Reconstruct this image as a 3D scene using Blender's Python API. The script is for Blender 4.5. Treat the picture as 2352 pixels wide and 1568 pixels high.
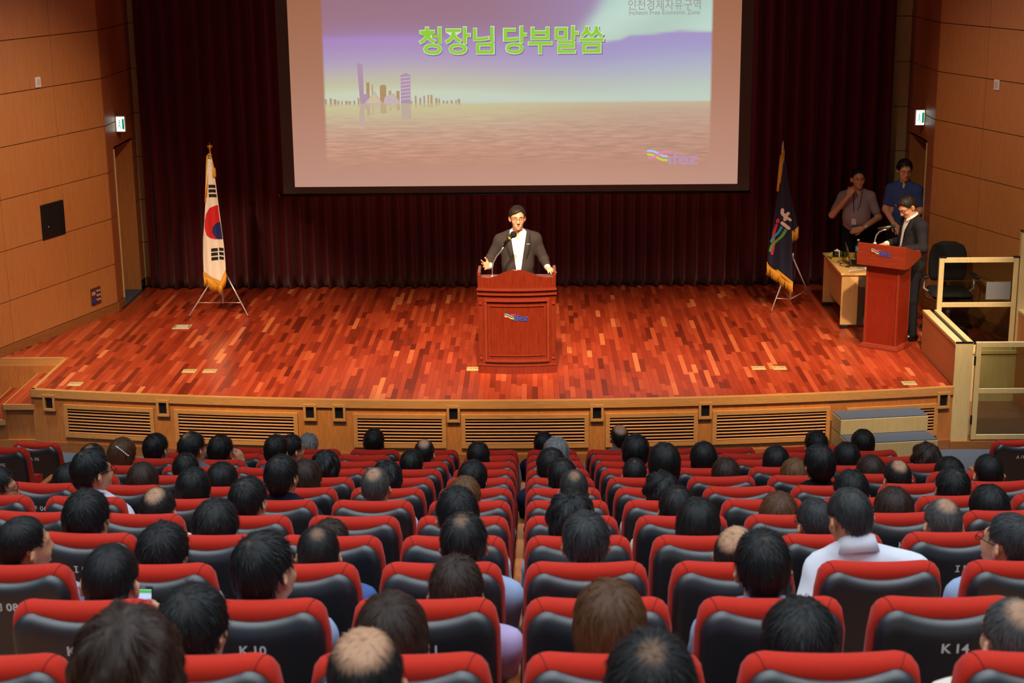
import bpy, math, random
import numpy as np
from mathutils import Vector, Matrix, Euler

# ------------------------------------------------------------------ scene, camera, world, lights
sc = bpy.context.scene
C = bpy.context.collection
for o in list(bpy.data.objects):
    bpy.data.objects.remove(o, do_unlink=True)
sc.view_settings.view_transform = 'Standard'
sc.view_settings.look = 'None'
sc.view_settings.gamma = 1.0
sc.view_settings.use_curve_mapping = False
sc.view_settings.exposure = 0.0

CAM_Z = 5.36          # eye height above the hall floor in front of the stage
PITCH = math.atan(954.0 / 3660.0)
YAW = 0.0159
ROLL = 0.010
cam_d = bpy.data.cameras.new('camera')
cam = bpy.data.objects.new('camera', cam_d)
C.objects.link(cam)
ct, st = math.cos(PITCH), math.sin(PITCH)
fw = Vector((-math.sin(YAW) * ct, math.cos(YAW) * ct, -st))
rt = Vector((math.cos(YAW), math.sin(YAW), 0))
up = rt.cross(fw)
r2 = rt * math.cos(ROLL) - up * math.sin(ROLL)
u2 = up * math.cos(ROLL) + rt * math.sin(ROLL)
cam.matrix_world = Matrix(((r2.x, u2.x, -fw.x, 0), (r2.y, u2.y, -fw.y, 0),
                           (r2.z, u2.z, -fw.z, CAM_Z), (0, 0, 0, 1)))
cam_d.sensor_width = 36.0
cam_d.sensor_fit = 'HORIZONTAL'
cam_d.lens = 3660.0 / 2352.0 * 36.0
cam_d.clip_end = 200
cam_d.dof.use_dof = True
cam_d.dof.focus_distance = 16.5
cam_d.dof.aperture_fstop = 6.3
sc.camera = cam

w = bpy.data.worlds.new('hall_ambience')
sc.world = w
w.use_nodes = True
w.node_tree.nodes['Background'].inputs[0].default_value = (0.85, 0.92, 1.0, 1)
w.node_tree.nodes['Background'].inputs[1].default_value = 0.040

def aim(o, target):
    d = Vector(target) - o.location
    o.rotation_euler = d.to_track_quat('-Z', 'Y').to_euler()

def spot(name, loc, target, power, col, angle=40, blend=0.6, radius=0.12):
    l = bpy.data.lights.new(name, 'SPOT')
    l.energy = power; l.color = col; l.spot_size = math.radians(angle)
    l.spot_blend = blend; l.shadow_soft_size = radius
    o = bpy.data.objects.new(name, l); C.objects.link(o)
    o.location = loc; aim(o, target)
    return o

def area(name, loc, target, power, col, sx, sy):
    l = bpy.data.lights.new(name, 'AREA')
    l.shape = 'RECTANGLE'; l.size = sx; l.size_y = sy
    l.energy = power; l.color = col
    o = bpy.data.objects.new(name, l); C.objects.link(o)
    o.location = loc; aim(o, target)
    return o

WARM = (1.0, 0.76, 0.52)
COOL = (0.86, 0.94, 1.0)
# ceiling spotlights of the stage, hung over the front rows
for i, x in enumerate((-3.9, -2.05, -0.2, 1.65, 3.5)):
    spot('stage_spot', (x, 11.8, 7.2), (x * 0.92, 17.25, 0.68), 3300, WARM, 35, 1.0, 0.12)
spot('lectern_spot', (6.4, 12.4, 6.6), (3.92, 17.6, 0.95), 2000, WARM, 20, 0.5, 0.07)
spot('podium_spot', (-0.9, 11.0, 7.0), (-0.2, 16.9, 1.7), 1500, WARM, 18, 0.5, 0.10)
spot('podium_spot', (0.9, 11.0, 7.0), (-0.2, 16.9, 1.7), 1100, WARM, 18, 0.5, 0.10)
spot('flag_spot', (-5.0, 13.0, 7.0), (-4.0, 19.2, 1.6), 1300, WARM, 18, 0.7, 0.10)
spot('flag_spot', (4.6, 13.0, 7.0), (3.05, 19.4, 1.5), 380, WARM, 16, 0.7, 0.10)
spot('wall_spot', (-1.0, 13.5, 7.4), (-6.0, 18.3, 1.6), 1900, WARM, 40, 1.0, 0.2)
spot('wall_spot', (0.6, 13.5, 7.4), (5.8, 18.3, 2.0), 900, WARM, 40, 1.0, 0.2)
# ceiling light bands over the audience
for y, e in ((-1.0, 150), (1.4, 150), (3.8, 140), (6.2, 130), (8.6, 120), (11.0, 110)):
    al = area('ceiling_light', (-0.2, y, 8.2), (-0.2, y, 0), e, COOL, 13.0, 0.8)
    al.data.spread = math.radians(118)
for x in (-5.9, 5.3):
    al = area('ceiling_light', (x, 14.8, 8.2), (x, 15.6, 0), 42, COOL, 2.4, 0.8)
    al.data.spread = math.radians(50)

# ------------------------------------------------------------------ helpers
def s2l(c):
    return tuple(((v / 255.0) / 12.92 if v / 255.0 <= 0.04045 else ((v / 255.0 + 0.055) / 1.055) ** 2.4) for v in c)

MATS = {}
def nodes_of(m):
    m.use_nodes = True
    nt = m.node_tree
    return nt, nt.nodes, nt.links, nt.nodes['Principled BSDF']

def pm(name, rgb, rough=0.5, metal=0.0, spec=0.5, noise=0.0, nscale=30.0, bump=0.0, bscale=200.0, coat=0.0, sheen=0.0):
    """plain procedural material: colour (sRGB 0-255) with a little noise in tone and relief"""
    if name in MATS: return MATS[name]
    m = bpy.data.materials.new(name)
    nt, N, L, P = nodes_of(m)
    col = s2l(rgb)
    P.inputs['Base Color'].default_value = (*col, 1)
    P.inputs['Roughness'].default_value = rough
    P.inputs['Metallic'].default_value = metal
    P.inputs['Specular IOR Level'].default_value = spec
    P.inputs['Coat Weight'].default_value = coat
    P.inputs['Sheen Weight'].default_value = sheen
    tc = N.new('ShaderNodeTexCoord')
    if noise > 0:
        n = N.new('ShaderNodeTexNoise'); n.inputs['Scale'].default_value = nscale; n.inputs['Detail'].default_value = 3
        L.new(tc.outputs['Object'], n.inputs['Vector'])
        r = N.new('ShaderNodeMapRange')
        r.inputs[3].default_value = 1 - noise; r.inputs[4].default_value = 1 + noise
        L.new(n.outputs[0], r.inputs[0])
        mx = N.new('ShaderNodeMix'); mx.data_type = 'RGBA'; mx.blend_type = 'MULTIPLY'
        mx.inputs[0].default_value = 1
        mx.inputs[6].default_value = (*col, 1)
        L.new(r.outputs[0], mx.inputs[7])
        L.new(mx.outputs[2], P.inputs['Base Color'])
    if bump > 0:
        n2 = N.new('ShaderNodeTexNoise'); n2.inputs['Scale'].default_value = bscale
        L.new(tc.outputs['Object'], n2.inputs['Vector'])
        b = N.new('ShaderNodeBump'); b.inputs['Strength'].default_value = bump; b.inputs['Distance'].default_value = 0.002
        L.new(n2.outputs[0], b.inputs['Height']); L.new(b.outputs[0], P.inputs['Normal'])
    MATS[name] = m
    return m

def wood(name, c1, c2, grain=(14, 14, 0.8), rough=0.4, coat=0.0, dist=2.0, scale=3.0):
    """veneer: stretched noise between two tones, grain runs along the axis with the small factor"""
    if name in MATS: return MATS[name]
    m = bpy.data.materials.new(name)
    nt, N, L, P = nodes_of(m)
    tc = N.new('ShaderNodeTexCoord')
    oi = N.new('ShaderNodeObjectInfo')
    mp = N.new('ShaderNodeMapping'); mp.inputs['Scale'].default_value = grain
    ad = N.new('ShaderNodeVectorMath'); ad.operation = 'ADD'
    ml = N.new('ShaderNodeMath'); ml.operation = 'MULTIPLY'; ml.inputs[1].default_value = 37.0
    L.new(oi.outputs['Random'], ml.inputs[0])
    L.new(tc.outputs['Object'], ad.inputs[0]); L.new(ml.outputs[0], ad.inputs[1])
    L.new(ad.outputs[0], mp.inputs['Vector'])
    n = N.new('ShaderNodeTexNoise'); n.inputs['Scale'].default_value = scale; n.inputs['Detail'].default_value = 5
    n.inputs['Distortion'].default_value = dist
    L.new(mp.outputs[0], n.inputs['Vector'])
    r = N.new('ShaderNodeValToRGB')
    r.color_ramp.elements[0].position = 0.32; r.color_ramp.elements[0].color = (*s2l(c1), 1)
    r.color_ramp.elements[1].position = 0.68; r.color_ramp.elements[1].color = (*s2l(c2), 1)
    L.new(n.outputs[0], r.inputs[0]); L.new(r.outputs[0], P.inputs['Base Color'])
    P.inputs['Roughness'].default_value = rough
    P.inputs['Coat Weight'].default_value = coat
    P.inputs['Coat Roughness'].default_value = 0.15
    MATS[name] = m
    return m

def emis(name, rgb, strength=1.0):
    if name in MATS: return MATS[name]
    m = bpy.data.materials.new(name)
    nt, N, L, P = nodes_of(m)
    P.inputs['Base Color'].default_value = (0.0, 0.0, 0.0, 1)
    P.inputs['Specular IOR Level'].default_value = 0.0
    P.inputs['Emission Color'].default_value = (*s2l(rgb), 1)
    P.inputs['Emission Strength'].default_value = strength
    MATS[name] = m
    return m

def glass(name, tint=(225, 235, 225), rough=0.02, mixf=0.12):
    if name in MATS: return MATS[name]
    m = bpy.data.materials.new(name)
    m.use_nodes = True
    nt = m.node_tree; N, L = nt.nodes, nt.links
    out = N['Material Output']
    t = N.new('ShaderNodeBsdfTransparent'); t.inputs[0].default_value = (*s2l(tint), 1)
    g = N.new('ShaderNodeBsdfGlossy'); g.inputs['Roughness'].default_value = rough
    fr = N.new('ShaderNodeFresnel'); fr.inputs[0].default_value = 1.45
    mx = N.new('ShaderNodeMixShader')
    L.new(fr.outputs[0], mx.inputs[0]); L.new(t.outputs[0], mx.inputs[1]); L.new(g.outputs[0], mx.inputs[2])
    L.new(mx.outputs[0], out.inputs['Surface'])
    MATS[name] = m
    return m

def mk_mesh(name, V, Fc, smooth=False):
    me = bpy.data.meshes.new(name)
    if isinstance(Fc, np.ndarray):
        V = np.asarray(V, dtype=np.float32)
        nf, k = Fc.shape
        me.vertices.add(len(V)); me.vertices.foreach_set('co', V.ravel())
        me.loops.add(nf * k); me.loops.foreach_set('vertex_index', Fc.astype(np.int32).ravel())
        me.polygons.add(nf)
        me.polygons.foreach_set('loop_start', np.arange(0, nf * k, k, dtype=np.int32))
        me.polygons.foreach_set('loop_total', np.full(nf, k, dtype=np.int32))
        me.update(calc_edges=True)
        me.validate()
    else:
        me.from_pydata([tuple(v) for v in V], [], Fc)
        me.update()
    if smooth:
        me.polygons.foreach_set('use_smooth', np.ones(len(me.polygons), dtype=bool))
    return me

def link(name, me, mat=None, parent=None, loc=None, rot=None):
    o = bpy.data.objects.new(name, me)
    if mat is not None and len(me.materials) == 0:
        me.materials.append(mat)
    C.objects.link(o)
    if parent is not None: o.parent = parent
    if loc is not None: o.location = loc
    if rot is not None: o.rotation_euler = rot
    return o

def tag(o, label=None, cat=None, group=None, kind=None):
    if label: o['label'] = label
    if cat: o['category'] = cat
    if group: o['group'] = group
    if kind: o['kind'] = kind
    return o

def thing(name, label, cat, loc=(0, 0, 0), rz=0.0, group=None):
    o = bpy.data.objects.new(name, None)
    o.empty_display_size = 0.1
    C.objects.link(o)
    o.location = loc; o.rotation_euler = (0, 0, rz)
    return tag(o, label, cat, group)

class MB:
    def __init__(s): s.v = []; s.f = []
    def add(s, V, Fc):
        n = len(s.v); s.v.extend([tuple(p) for p in V]); s.f.extend([tuple(i + n for i in f) for f in Fc]); return s
    def box(s, x0, x1, y0, y1, z0, z1):
        V = [(x0, y0, z0), (x1, y0, z0), (x1, y1, z0), (x0, y1, z0), (x0, y0, z1), (x1, y0, z1), (x1, y1, z1), (x0, y1, z1)]
        return s.add(V, [(3, 2, 1, 0), (4, 5, 6, 7), (0, 1, 5, 4), (1, 2, 6, 5), (2, 3, 7, 6), (3, 0, 4, 7)])
    def bbox(s, x0, x1, y0, y1, z0, z1, b):
        """box with chamfered edges"""
        b = min(b, (x1 - x0) / 2.01, (y1 - y0) / 2.01, (z1 - z0) / 2.01)
        xs, ys, zs = (x0, x1), (y0, y1), (z0, z1)
        V = []; idx = {}
        for i in (0, 1):
            for j in (0, 1):
                for k in (0, 1):
                    sx, sy, sz = (1 if i == 0 else -1), (1 if j == 0 else -1), (1 if k == 0 else -1)
                    for a in range(3):
                        p = [xs[i] + sx * b, ys[j] + sy * b, zs[k] + sz * b]
                        p[a] = (xs[i], ys[j], zs[k])[a]
                        idx[(i, j, k, a)] = len(V); V.append(tuple(p))
        Fc = []
        for a in range(3):
            o1, o2 = [(1, 2), (0, 2), (0, 1)][a]
            for sd in (0, 1):
                q = []
                for (m, n) in ((0, 0), (1, 0), (1, 1), (0, 1)):
                    c = [0, 0, 0]; c[a] = sd; c[o1] = m; c[o2] = n
                    q.append(idx[(c[0], c[1], c[2], a)])
                Fc.append(tuple(q))
        for a in range(3):
            o1, o2 = [(1, 2), (0, 2), (0, 1)][a]
            for m in (0, 1):
                for n in (0, 1):
                    c0 = [0, 0, 0]; c0[o1] = m; c0[o2] = n
                    c1 = list(c0); c1[a] = 1
                    Fc.append((idx[(*c0, o1)], idx[(*c1, o1)], idx[(*c1, o2)], idx[(*c0, o2)]))
        for i in (0, 1):
            for j in (0, 1):
                for k in (0, 1):
                    Fc.append((idx[(i, j, k, 0)], idx[(i, j, k, 1)], idx[(i, j, k, 2)]))
        s.fix = True
        return s.add(V, Fc)
    def cyl(s, a, b, r1, r2=None, n=12, cap=True):
        r2 = r1 if r2 is None else r2
        a, b = Vector(a), Vector(b); d = (b - a).normalized()
        x = d.orthogonal().normalized(); y = d.cross(x)
        V = []
        for p, r in ((a, r1), (b, r2)):
            for i in range(n):
                t = 2 * math.pi * i / n
                V.append(p + x * (r * math.cos(t)) + y * (r * math.sin(t)))
        Fc = [(i, (i + 1) % n, n + (i + 1) % n, n + i) for i in range(n)]
        if cap: Fc += [tuple(range(n - 1, -1, -1)), tuple(range(n, 2 * n))]
        return s.add(V, Fc)
    def tube(s, pts, r, n=8, closed=False):
        pts = [Vector(p) for p in pts]; m = len(pts)
        rs = r if isinstance(r, (list, tuple)) else [r] * m
        V = []; x = None
        for i, p in enumerate(pts):
            t = (pts[(i + 1) % m if closed else min(i + 1, m - 1)] - pts[(i - 1) % m if closed else max(i - 1, 0)]).normalized()
            if x is None: x = t.orthogonal().normalized()
            else:
                x = (x - t * x.dot(t))
                x = x.normalized() if x.length > 1e-6 else t.orthogonal().normalized()
            y = t.cross(x)
            for k in range(n):
                a = 2 * math.pi * k / n
                V.append(p + (x * math.cos(a) + y * math.sin(a)) * rs[i])
        Fc = []
        for i in range(m if closed else m - 1):
            j = (i + 1) % m
            for k in range(n):
                Fc.append((i * n + k, i * n + (k + 1) % n, j * n + (k + 1) % n, j * n + k))
        if not closed: Fc += [tuple(range(n - 1, -1, -1)), tuple(range((m - 1) * n, m * n))]
        return s.add(V, Fc)
    def lathe(s, prof, c=(0, 0, 0), n=20):
        V = []
        for r, z in prof:
            for i in range(n):
                t = 2 * math.pi * i / n
                V.append((c[0] + r * math.cos(t), c[1] + r * math.sin(t), c[2] + z))
        m = len(prof)
        Fc = [(i * n + k, i * n + (k + 1) % n, (i + 1) * n + (k + 1) % n, (i + 1) * n + k) for i in range(m - 1) for k in range(n)]
        Fc += [tuple(range(n - 1, -1, -1)), tuple(range((m - 1) * n, m * n))]
        return s.add(V, Fc)
    def prism(s, poly, fn0, fn1):
        """polygon swept between two mappings"""
        n = len(poly)
        V = [fn0(*p) for p in poly] + [fn1(*p) for p in poly]
        Fc = [tuple(range(n - 1, -1, -1)), tuple(range(n, 2 * n))] + [(i, (i + 1) % n, n + (i + 1) % n, n + i) for i in range(n)]
        return s.add(V, Fc)
    def loft(s, rings, close=True, caps=True):
        n = len(rings[0]); V = [p for r in rings for p in r]
        Fc = []
        for i in range(len(rings) - 1):
            for k in range(n if close else n - 1):
                Fc.append((i * n + k, i * n + (k + 1) % n, (i + 1) * n + (k + 1) % n, (i + 1) * n + k))
        if caps and close: Fc += [tuple(range(n - 1, -1, -1)), tuple(range((len(rings) - 1) * n, len(rings) * n))]
        return s.add(V, Fc)
    def ball(s, c, r, n=14, m=9):
        r = r if isinstance(r, (tuple, list)) else (r, r, r)
        V = [(c[0], c[1], c[2] - r[2])]
        for i in range(1, m):
            ph = -math.pi / 2 + math.pi * i / m
            for k in range(n):
                t = 2 * math.pi * k / n
                V.append((c[0] + r[0] * math.cos(ph) * math.cos(t), c[1] + r[1] * math.cos(ph) * math.sin(t), c[2] + r[2] * math.sin(ph)))
        V.append((c[0], c[1], c[2] + r[2]))
        Fc = [(0, 1 + (k + 1) % n, 1 + k) for k in range(n)]
        for i in range(m - 2):
            for k in range(n):
                a = 1 + i * n
                Fc.append((a + k, a + (k + 1) % n, a + n + (k + 1) % n, a + n + k))
        a = 1 + (m - 2) * n
        Fc += [(a + k, a + (k + 1) % n, len(V) - 1) for k in range(n)]
        return s.add(V, Fc)
    def xf(s, M):
        s.v = [tuple(M @ Vector(p)) for p in s.v]; return s
    def mesh(s, name, smooth=False):
        me = mk_mesh(name, s.v, s.f, smooth)
        if getattr(s, 'fix', False):
            import bmesh
            bm = bmesh.new(); bm.from_mesh(me); bmesh.ops.recalc_face_normals(bm, faces=bm.faces); bm.to_mesh(me); bm.free()
        return me
    def build(s, name, mat, parent=None, smooth=False, loc=None, rot=None):
        return link(name, s.mesh(name, smooth), mat, parent, loc, rot)

def autosmooth(me, ang=40):
    me.polygons.foreach_set('use_smooth', np.ones(len(me.polygons), dtype=bool))
    me.set_sharp_from_angle(angle=math.radians(ang))

def asb(o, ang=40):
    autosmooth(o.data, ang); return o

TEXT_CACHE = {}
def text_polys(body, size=1.0, offset=0.0, spacing=1.0):
    key = (body, size, offset, spacing)
    if key not in TEXT_CACHE: TEXT_CACHE[key] = text_polys_new(*key)
    return TEXT_CACHE[key]
def text_polys_new(body, size, offset, spacing):
    """mesh (verts Nx2, faces) of a line of writing, normalised so that its box starts at 0,0"""
    cu = bpy.data.curves.new('t', 'FONT'); cu.body = body; cu.size = size; cu.offset = offset
    cu.space_character = spacing; cu.resolution_u = 3
    ob = bpy.data.objects.new('t', cu); C.objects.link(ob)
    dg = bpy.context.evaluated_depsgraph_get(); dg.update()
    me = ob.evaluated_get(dg).to_mesh()
    V = np.array([v.co[:] for v in me.vertices]); Fc = [tuple(p.vertices) for p in me.polygons]
    ob.evaluated_get(dg).to_mesh_clear()
    bpy.data.objects.remove(ob); bpy.data.curves.remove(cu)
    return V[:, :2], Fc

def text_fit(body, w=None, h=None, offset=0.0, spacing=1.0):
    V, Fc = text_polys(body, 1.0, offset, spacing)
    lo, hi = V.min(0), V.max(0)
    V = V - lo
    sz = hi - lo
    kx = (w / sz[0]) if w else (h / sz[1]); ky = (h / sz[1]) if h else kx
    return V * np.array([kx, ky]), Fc

def arcs(p0, p1, n):
    return [tuple(p0[i] + (p1[i] - p0[i]) * k / n for i in range(len(p0))) for k in range(n + 1)]

# ------------------------------------------------------------------ materials of the setting
STAGE = 0.68
M_wallwood = wood('wall_veneer', (178, 112, 58), (194, 128, 70), (16, 16, 0.9), 0.42, 0.15)
M_jamb_shade = wood('wall_veneer_shaded', (150, 84, 46), (166, 98, 56), (16, 16, 0.9), 0.45)  # wall veneer darkened: the shade on the return walls is in its tone
M_pale = wood('pale_veneer', (196, 168, 112), (210, 184, 128), (18, 18, 1.2), 0.45)
M_fascia = wood('fascia_veneer', (174, 104, 46), (192, 122, 58), (10, 10, 1.2), 0.38, 0.2)
M_trim = wood('trim_wood', (184, 124, 64), (200, 142, 78), (1.0, 14, 14), 0.35, 0.3)
M_slat = wood('slat_wood', (170, 112, 58), (184, 126, 68), (1.0, 14, 14), 0.65)
M_base = wood('baseboard_wood', (140, 84, 40), (156, 98, 50), (1.0, 14, 14), 0.45)
M_groove = pm('dark_joint_backing', (44, 28, 16), 0.9)  # dark brown backing seen through the joints
M_dark = pm('black_cavity', (10, 9, 8), 0.9)
M_carpet = pm('grey_carpet', (84, 90, 100), 0.95, spec=0.1, noise=0.25, nscale=220, bump=0.6, bscale=500)
M_tier = wood('tier_wood', (164, 102, 62), (180, 116, 74), (1.2, 14, 14), 0.5)
M_black = pm('black_plastic', (14, 14, 15), 0.45)
M_chrome = pm('chrome', (214, 214, 216), 0.25, 0.55)
M_brass = pm('brass', (206, 178, 112), 0.5, 0.35, noise=0.35, nscale=160)
M_white = pm('white_plastic', (226, 218, 214), 0.5)

# parquet: tone per stave from a face or object attribute
def parquet_mat():
    m = bpy.data.materials.new('merbau_parquet')
    nt, N, L, P = nodes_of(m)
    a1 = N.new('ShaderNodeAttribute'); a1.attribute_type = 'GEOMETRY'; a1.attribute_name = 'tone'
    a2 = N.new('ShaderNodeAttribute'); a2.attribute_type = 'OBJECT'; a2.attribute_name = 'tone'
    ad = N.new('ShaderNodeMath'); ad.operation = 'ADD'
    L.new(a1.outputs['Fac'], ad.inputs[0]); L.new(a2.outputs['Fac'], ad.inputs[1])
    ge = N.new('ShaderNodeNewGeometry')
    mp = N.new('ShaderNodeMapping'); mp.inputs['Scale'].default_value = (90, 5, 20)
    L.new(ge.outputs['Position'], mp.inputs['Vector'])
    n = N.new('ShaderNodeTexNoise'); n.inputs['Scale'].default_value = 1.0; n.inputs['Detail'].default_value = 4; n.inputs['Distortion'].default_value = 1.2
    L.new(mp.outputs[0], n.inputs['Vector'])
    ma = N.new('ShaderNodeMath'); ma.operation = 'MULTIPLY_ADD'; ma.inputs[1].default_value = 0.30; ma.inputs[2].default_value = -0.15
    L.new(n.outputs[0], ma.inputs[0])
    a3 = N.new('ShaderNodeMath'); a3.operation = 'ADD'; a3.use_clamp = True
    L.new(ad.outputs[0], a3.inputs[0]); L.new(ma.outputs[0], a3.inputs[1])
    r = N.new('ShaderNodeValToRGB'); e = r.color_ramp.elements
    e[0].position = 0.0; e[0].color = (*s2l((86, 26, 11)), 1)
    e[1].position = 1.0; e[1].color = (*s2l((216, 122, 70)), 1)
    for p, c in ((0.3, (132, 41, 18)), (0.55, (164, 57, 27)), (0.8, (190, 80, 43))):
        k = e.new(p); k.color = (*s2l(c), 1)
    L.new(a3.outputs[0], r.inputs[0]); L.new(r.outputs[0], P.inputs['Base Color'])
    P.inputs['Roughness'].default_value = 0.34
    P.inputs['Coat Weight'].default_value = 0.35; P.inputs['Coat Roughness'].default_value = 0.22
    return m
M_parquet = parquet_mat()

def structure(name, mb, mat, parent=None):
    o = mb.build(name, mat, parent)
    if parent is None: o['kind'] = 'structure'
    return o

def edge_y(x): return 15.565 + 0.02 * (x + 0.24) ** 2       # curved stage front

# ------------------------------------------------------------------ hall floor and seating tiers
fl = MB().box(-9, 9, 13.95, 17.5, -0.3, 0.0)
floor = structure('floor', fl, M_carpet)
ROW0_Y, ROW_DY, ROW_DZ = 13.477, 0.891, 0.25
TIER = -0.18                                             # floor of the front row against the hall floor
def row_y(n): return ROW0_Y - ROW_DY * n
for n in range(13):
    y1 = row_y(n) + 0.62 if n else 13.95
    y0 = row_y(n) - 0.271
    t = MB()
    for k in range(1):
        t.box(-9, 9, y0 if n < 12 else -2.0, y1, TIER + ROW_DZ * n - (0.25 if n else 0.3), TIER + ROW_DZ * n)
    o = structure('seating_tier', t, M_tier)
    nz = MB().box(-9, 9, y1 - 0.03, y1 + 0.004, TIER + ROW_DZ * n - 0.03, TIER + ROW_DZ * n + 0.004).build('nosing', pm('grey_nosing', (120, 118, 116), 0.7), o)

# ------------------------------------------------------------------ stage
sb = MB()
front = [(x, edge_y(x) + 0.05) for x in np.linspace(-5.30, 4.33, 40)]
poly = front + [(4.33, 17.43), (5.7, 17.43), (4.89, 19.6), (4.89, 21.2), (-5.30, 21.2), (-5.305, 19.63), (-6.1, 17.33), (-5.30, 17.33)]
sb.prism(poly, lambda x, y: (x, y, 0.0), lambda x, y: (x, y, STAGE - 0.02))
stage = structure('stage_floor', sb, M_groove)
rnd = random.Random(7)
WL = math.tan(math.radians(18.7))
PW = 9.64 / 172
staves = []                                              # x0,x1, ya0,ya1 (at x0,x1), yb0,yb1, tone
def ylim(x):
    lo = edge_y(x) + 0.012
    if x < -5.315: lo = 17.34
    if x > 4.325: lo = 17.44
    hi = 21.0
    if x < -5.305: hi = 19.63 - (-5.305 - x) / WL
    if x > 4.89: hi = 19.6 - (x - 4.89) / WL
    return lo, hi
x = -5.315 - 14 * PW
while x < 5.55:
    x1 = x + PW
    xa, xb = x, x1
    la, ha = ylim(xa + 1e-4); lb, hb = ylim(xb - 1e-4)
    if max(la, lb) > min(ha, hb): x = x1; continue
    y = min(la, lb) - rnd.uniform(0, 0.5)
    top = max(ha, hb)
    while y < top:
        ln = rnd.choice((0.26, 0.34, 0.42, 0.42, 0.5, 0.62, 0.8)) * rnd.uniform(0.9, 1.1)
        a0, a1 = max(y, la), max(y, lb); b0, b1 = min(y + ln, ha), min(y + ln, hb)
        if b0 - a0 > 0.02 and b1 - a1 > 0.02:
            t = min(1.0, max(0.02, rnd.gauss(0.52, 0.13)))
            if rnd.random() < 0.05: t = rnd.uniform(0.8, 1.0)
            if rnd.random() < 0.08: t = rnd.uniform(0.1, 0.28)
            staves.append((xa, xb, a0, a1, b0, b1, t))
        y += ln
    x = x1
G = 0.0006
def stave_box(s, org=(0, 0)):
    xa, xb, a0, a1, b0, b1, t = s
    xa += G; xb -= G; a0 += G; a1 += G; b0 -= G; b1 -= G
    zt = STAGE + 0.0004 * (t - 0.5)
    z0 = STAGE - 0.019
    ox, oy = org
    return ([(xa - ox, a0 - oy, z0), (xb - ox, a1 - oy, z0), (xb - ox, b1 - oy, z0), (xa - ox, b0 - oy, z0),
             (xa - ox, a0 - oy, zt), (xb - ox, a1 - oy, zt), (xb - ox, b1 - oy, zt), (xa - ox, b0 - oy, zt)],
            [(3, 2, 1, 0), (4, 5, 6, 7), (0, 1, 5, 4), (1, 2, 6, 5), (2, 3, 7, 6), (3, 0, 4, 7)])
def stave_size(s):
    d = math.hypot(s[0], s[2])
    return (s[1] - s[0]) * (s[4] - s[2]) / (d ** 3)
order = sorted(range(len(staves)), key=lambda i: -stave_size(staves[i]))
single = set(order[:300])
for i in order[:300]:
    s = staves[i]
    V, Fc = stave_box(s)
    o = link('plank', mk_mesh('plank', V, Fc), M_parquet, stage)
    o['tone'] = s[6]
rest = MB(); tones = []
for i, s in enumerate(staves):
    if i in single: continue
    V, Fc = stave_box(s); rest.add(V, Fc); tones += [s[6]] * 6
o = rest.build('parquet', M_parquet, stage)
at = o.data.attributes.new('tone', 'FLOAT', 'FACE'); at.data.foreach_set('value', np.array(tones, dtype=np.float32))
o['kind'] = 'stuff'
# dark recess floor beyond the parquet in the doorways
# curved fascia, nosing, base
def curved(x0, x1, off, z0, z1, thick, n=48):
    m = MB(); rings = []
    for x in np.linspace(x0, x1, n):
        y = edge_y(x) - off
        rings.append([(x, y, z0), (x, y + thick, z0), (x, y + thick, z1), (x, y, z1)])
    return m.loft(rings)
fas = structure('wall_stage_front', curved(-5.32, 4.335, 0.0, 0.0, STAGE - 0.075, 0.05), M_fascia)
nos = structure('trim_1', curved(-5.34, 4.335, 0.022, STAGE - 0.08, STAGE + 0.002, 0.06), M_trim)
bas = structure('baseboard_front', curved(-5.33, 4.335, 0.012, 0.0, 0.105, 0.02), M_base)

# grilles with frame and single slats
slat_mesh = {}
def on_front(x, off, z):
    return (x, edge_y(x) - off, z)
def grille(x0, x1, z0, z1, label):
    xc = (x0 + x1) / 2
    g = thing('vent_grille', label, 'vent', (xc, edge_y(xc), z0), 0, 'louvred vents in the stage front')
    def L(x, off, z): p = on_front(x, off, z); return (p[0] - xc, p[1] - edge_y(xc), p[2] - z0)
    def strip(xa, xb, za, zb, o0, o1, n):
        m = MB(); rings = []
        for x in np.linspace(xa, xb, n):
            rings.append([L(x, o0, za), L(x, o1, za), L(x, o1, zb), L(x, o0, zb)])
        return m.loft(rings)
    n = max(3, int((x1 - x0) / 0.12))
    fw_ = 0.042
    m = strip(x0, x1, z1 - fw_, z1, 0.028, 0.0, n); q = strip(x0, x1, z0, z0 + fw_, 0.028, 0.0, n); m.add(q.v, q.f)
    q = strip(x0, x0 + fw_, z0 + fw_, z1 - fw_, 0.028, 0.0, 2); m.add(q.v, q.f)
    q = strip(x1 - fw_, x1, z0 + fw_, z1 - fw_, 0.028, 0.0, 2); m.add(q.v, q.f)
    m.build('frame', M_trim, g)
    strip(x0 + 0.03, x1 - 0.03, z0 + 0.03, z1 - 0.03, 0.0035, 0.0005, n).build('backing', M_dark, g)
    ns = 8
    for k in range(ns):
        zc = z0 + fw_ + (z1 - z0 - 2 * fw_) * (k + 0.5) / ns
        m = MB(); rings = []
        for x in np.linspace(x0 + fw_ - 0.004, x1 - fw_ + 0.004, n):
            rings.append([L(x, 0.024, zc - 0.009), L(x, 0.022, zc - 0.013), L(x, 0.006, zc - 0.003), L(x, 0.008, zc + 0.001)])
        m.loft(rings).build('slat', M_slat, g)
V_SPEC = [(-4.984, -3.995, 'first'), (-3.772, -2.465, 'second'), (-1.885, -0.931, 'third'), (-0.775, 0.528, 'fourth'), (0.702, 1.648, 'fifth'), (1.80, 3.025, 'sixth')]
for a, b, w_ in V_SPEC:
    grille(a, b, 0.178, 0.535, 'wooden louvred vent in stage front, %s from the left stairs' % w_)
grille(3.20, 4.176, 0.165, 0.512, 'wooden louvred vent in stage front, behind the portable carpeted steps')
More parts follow.
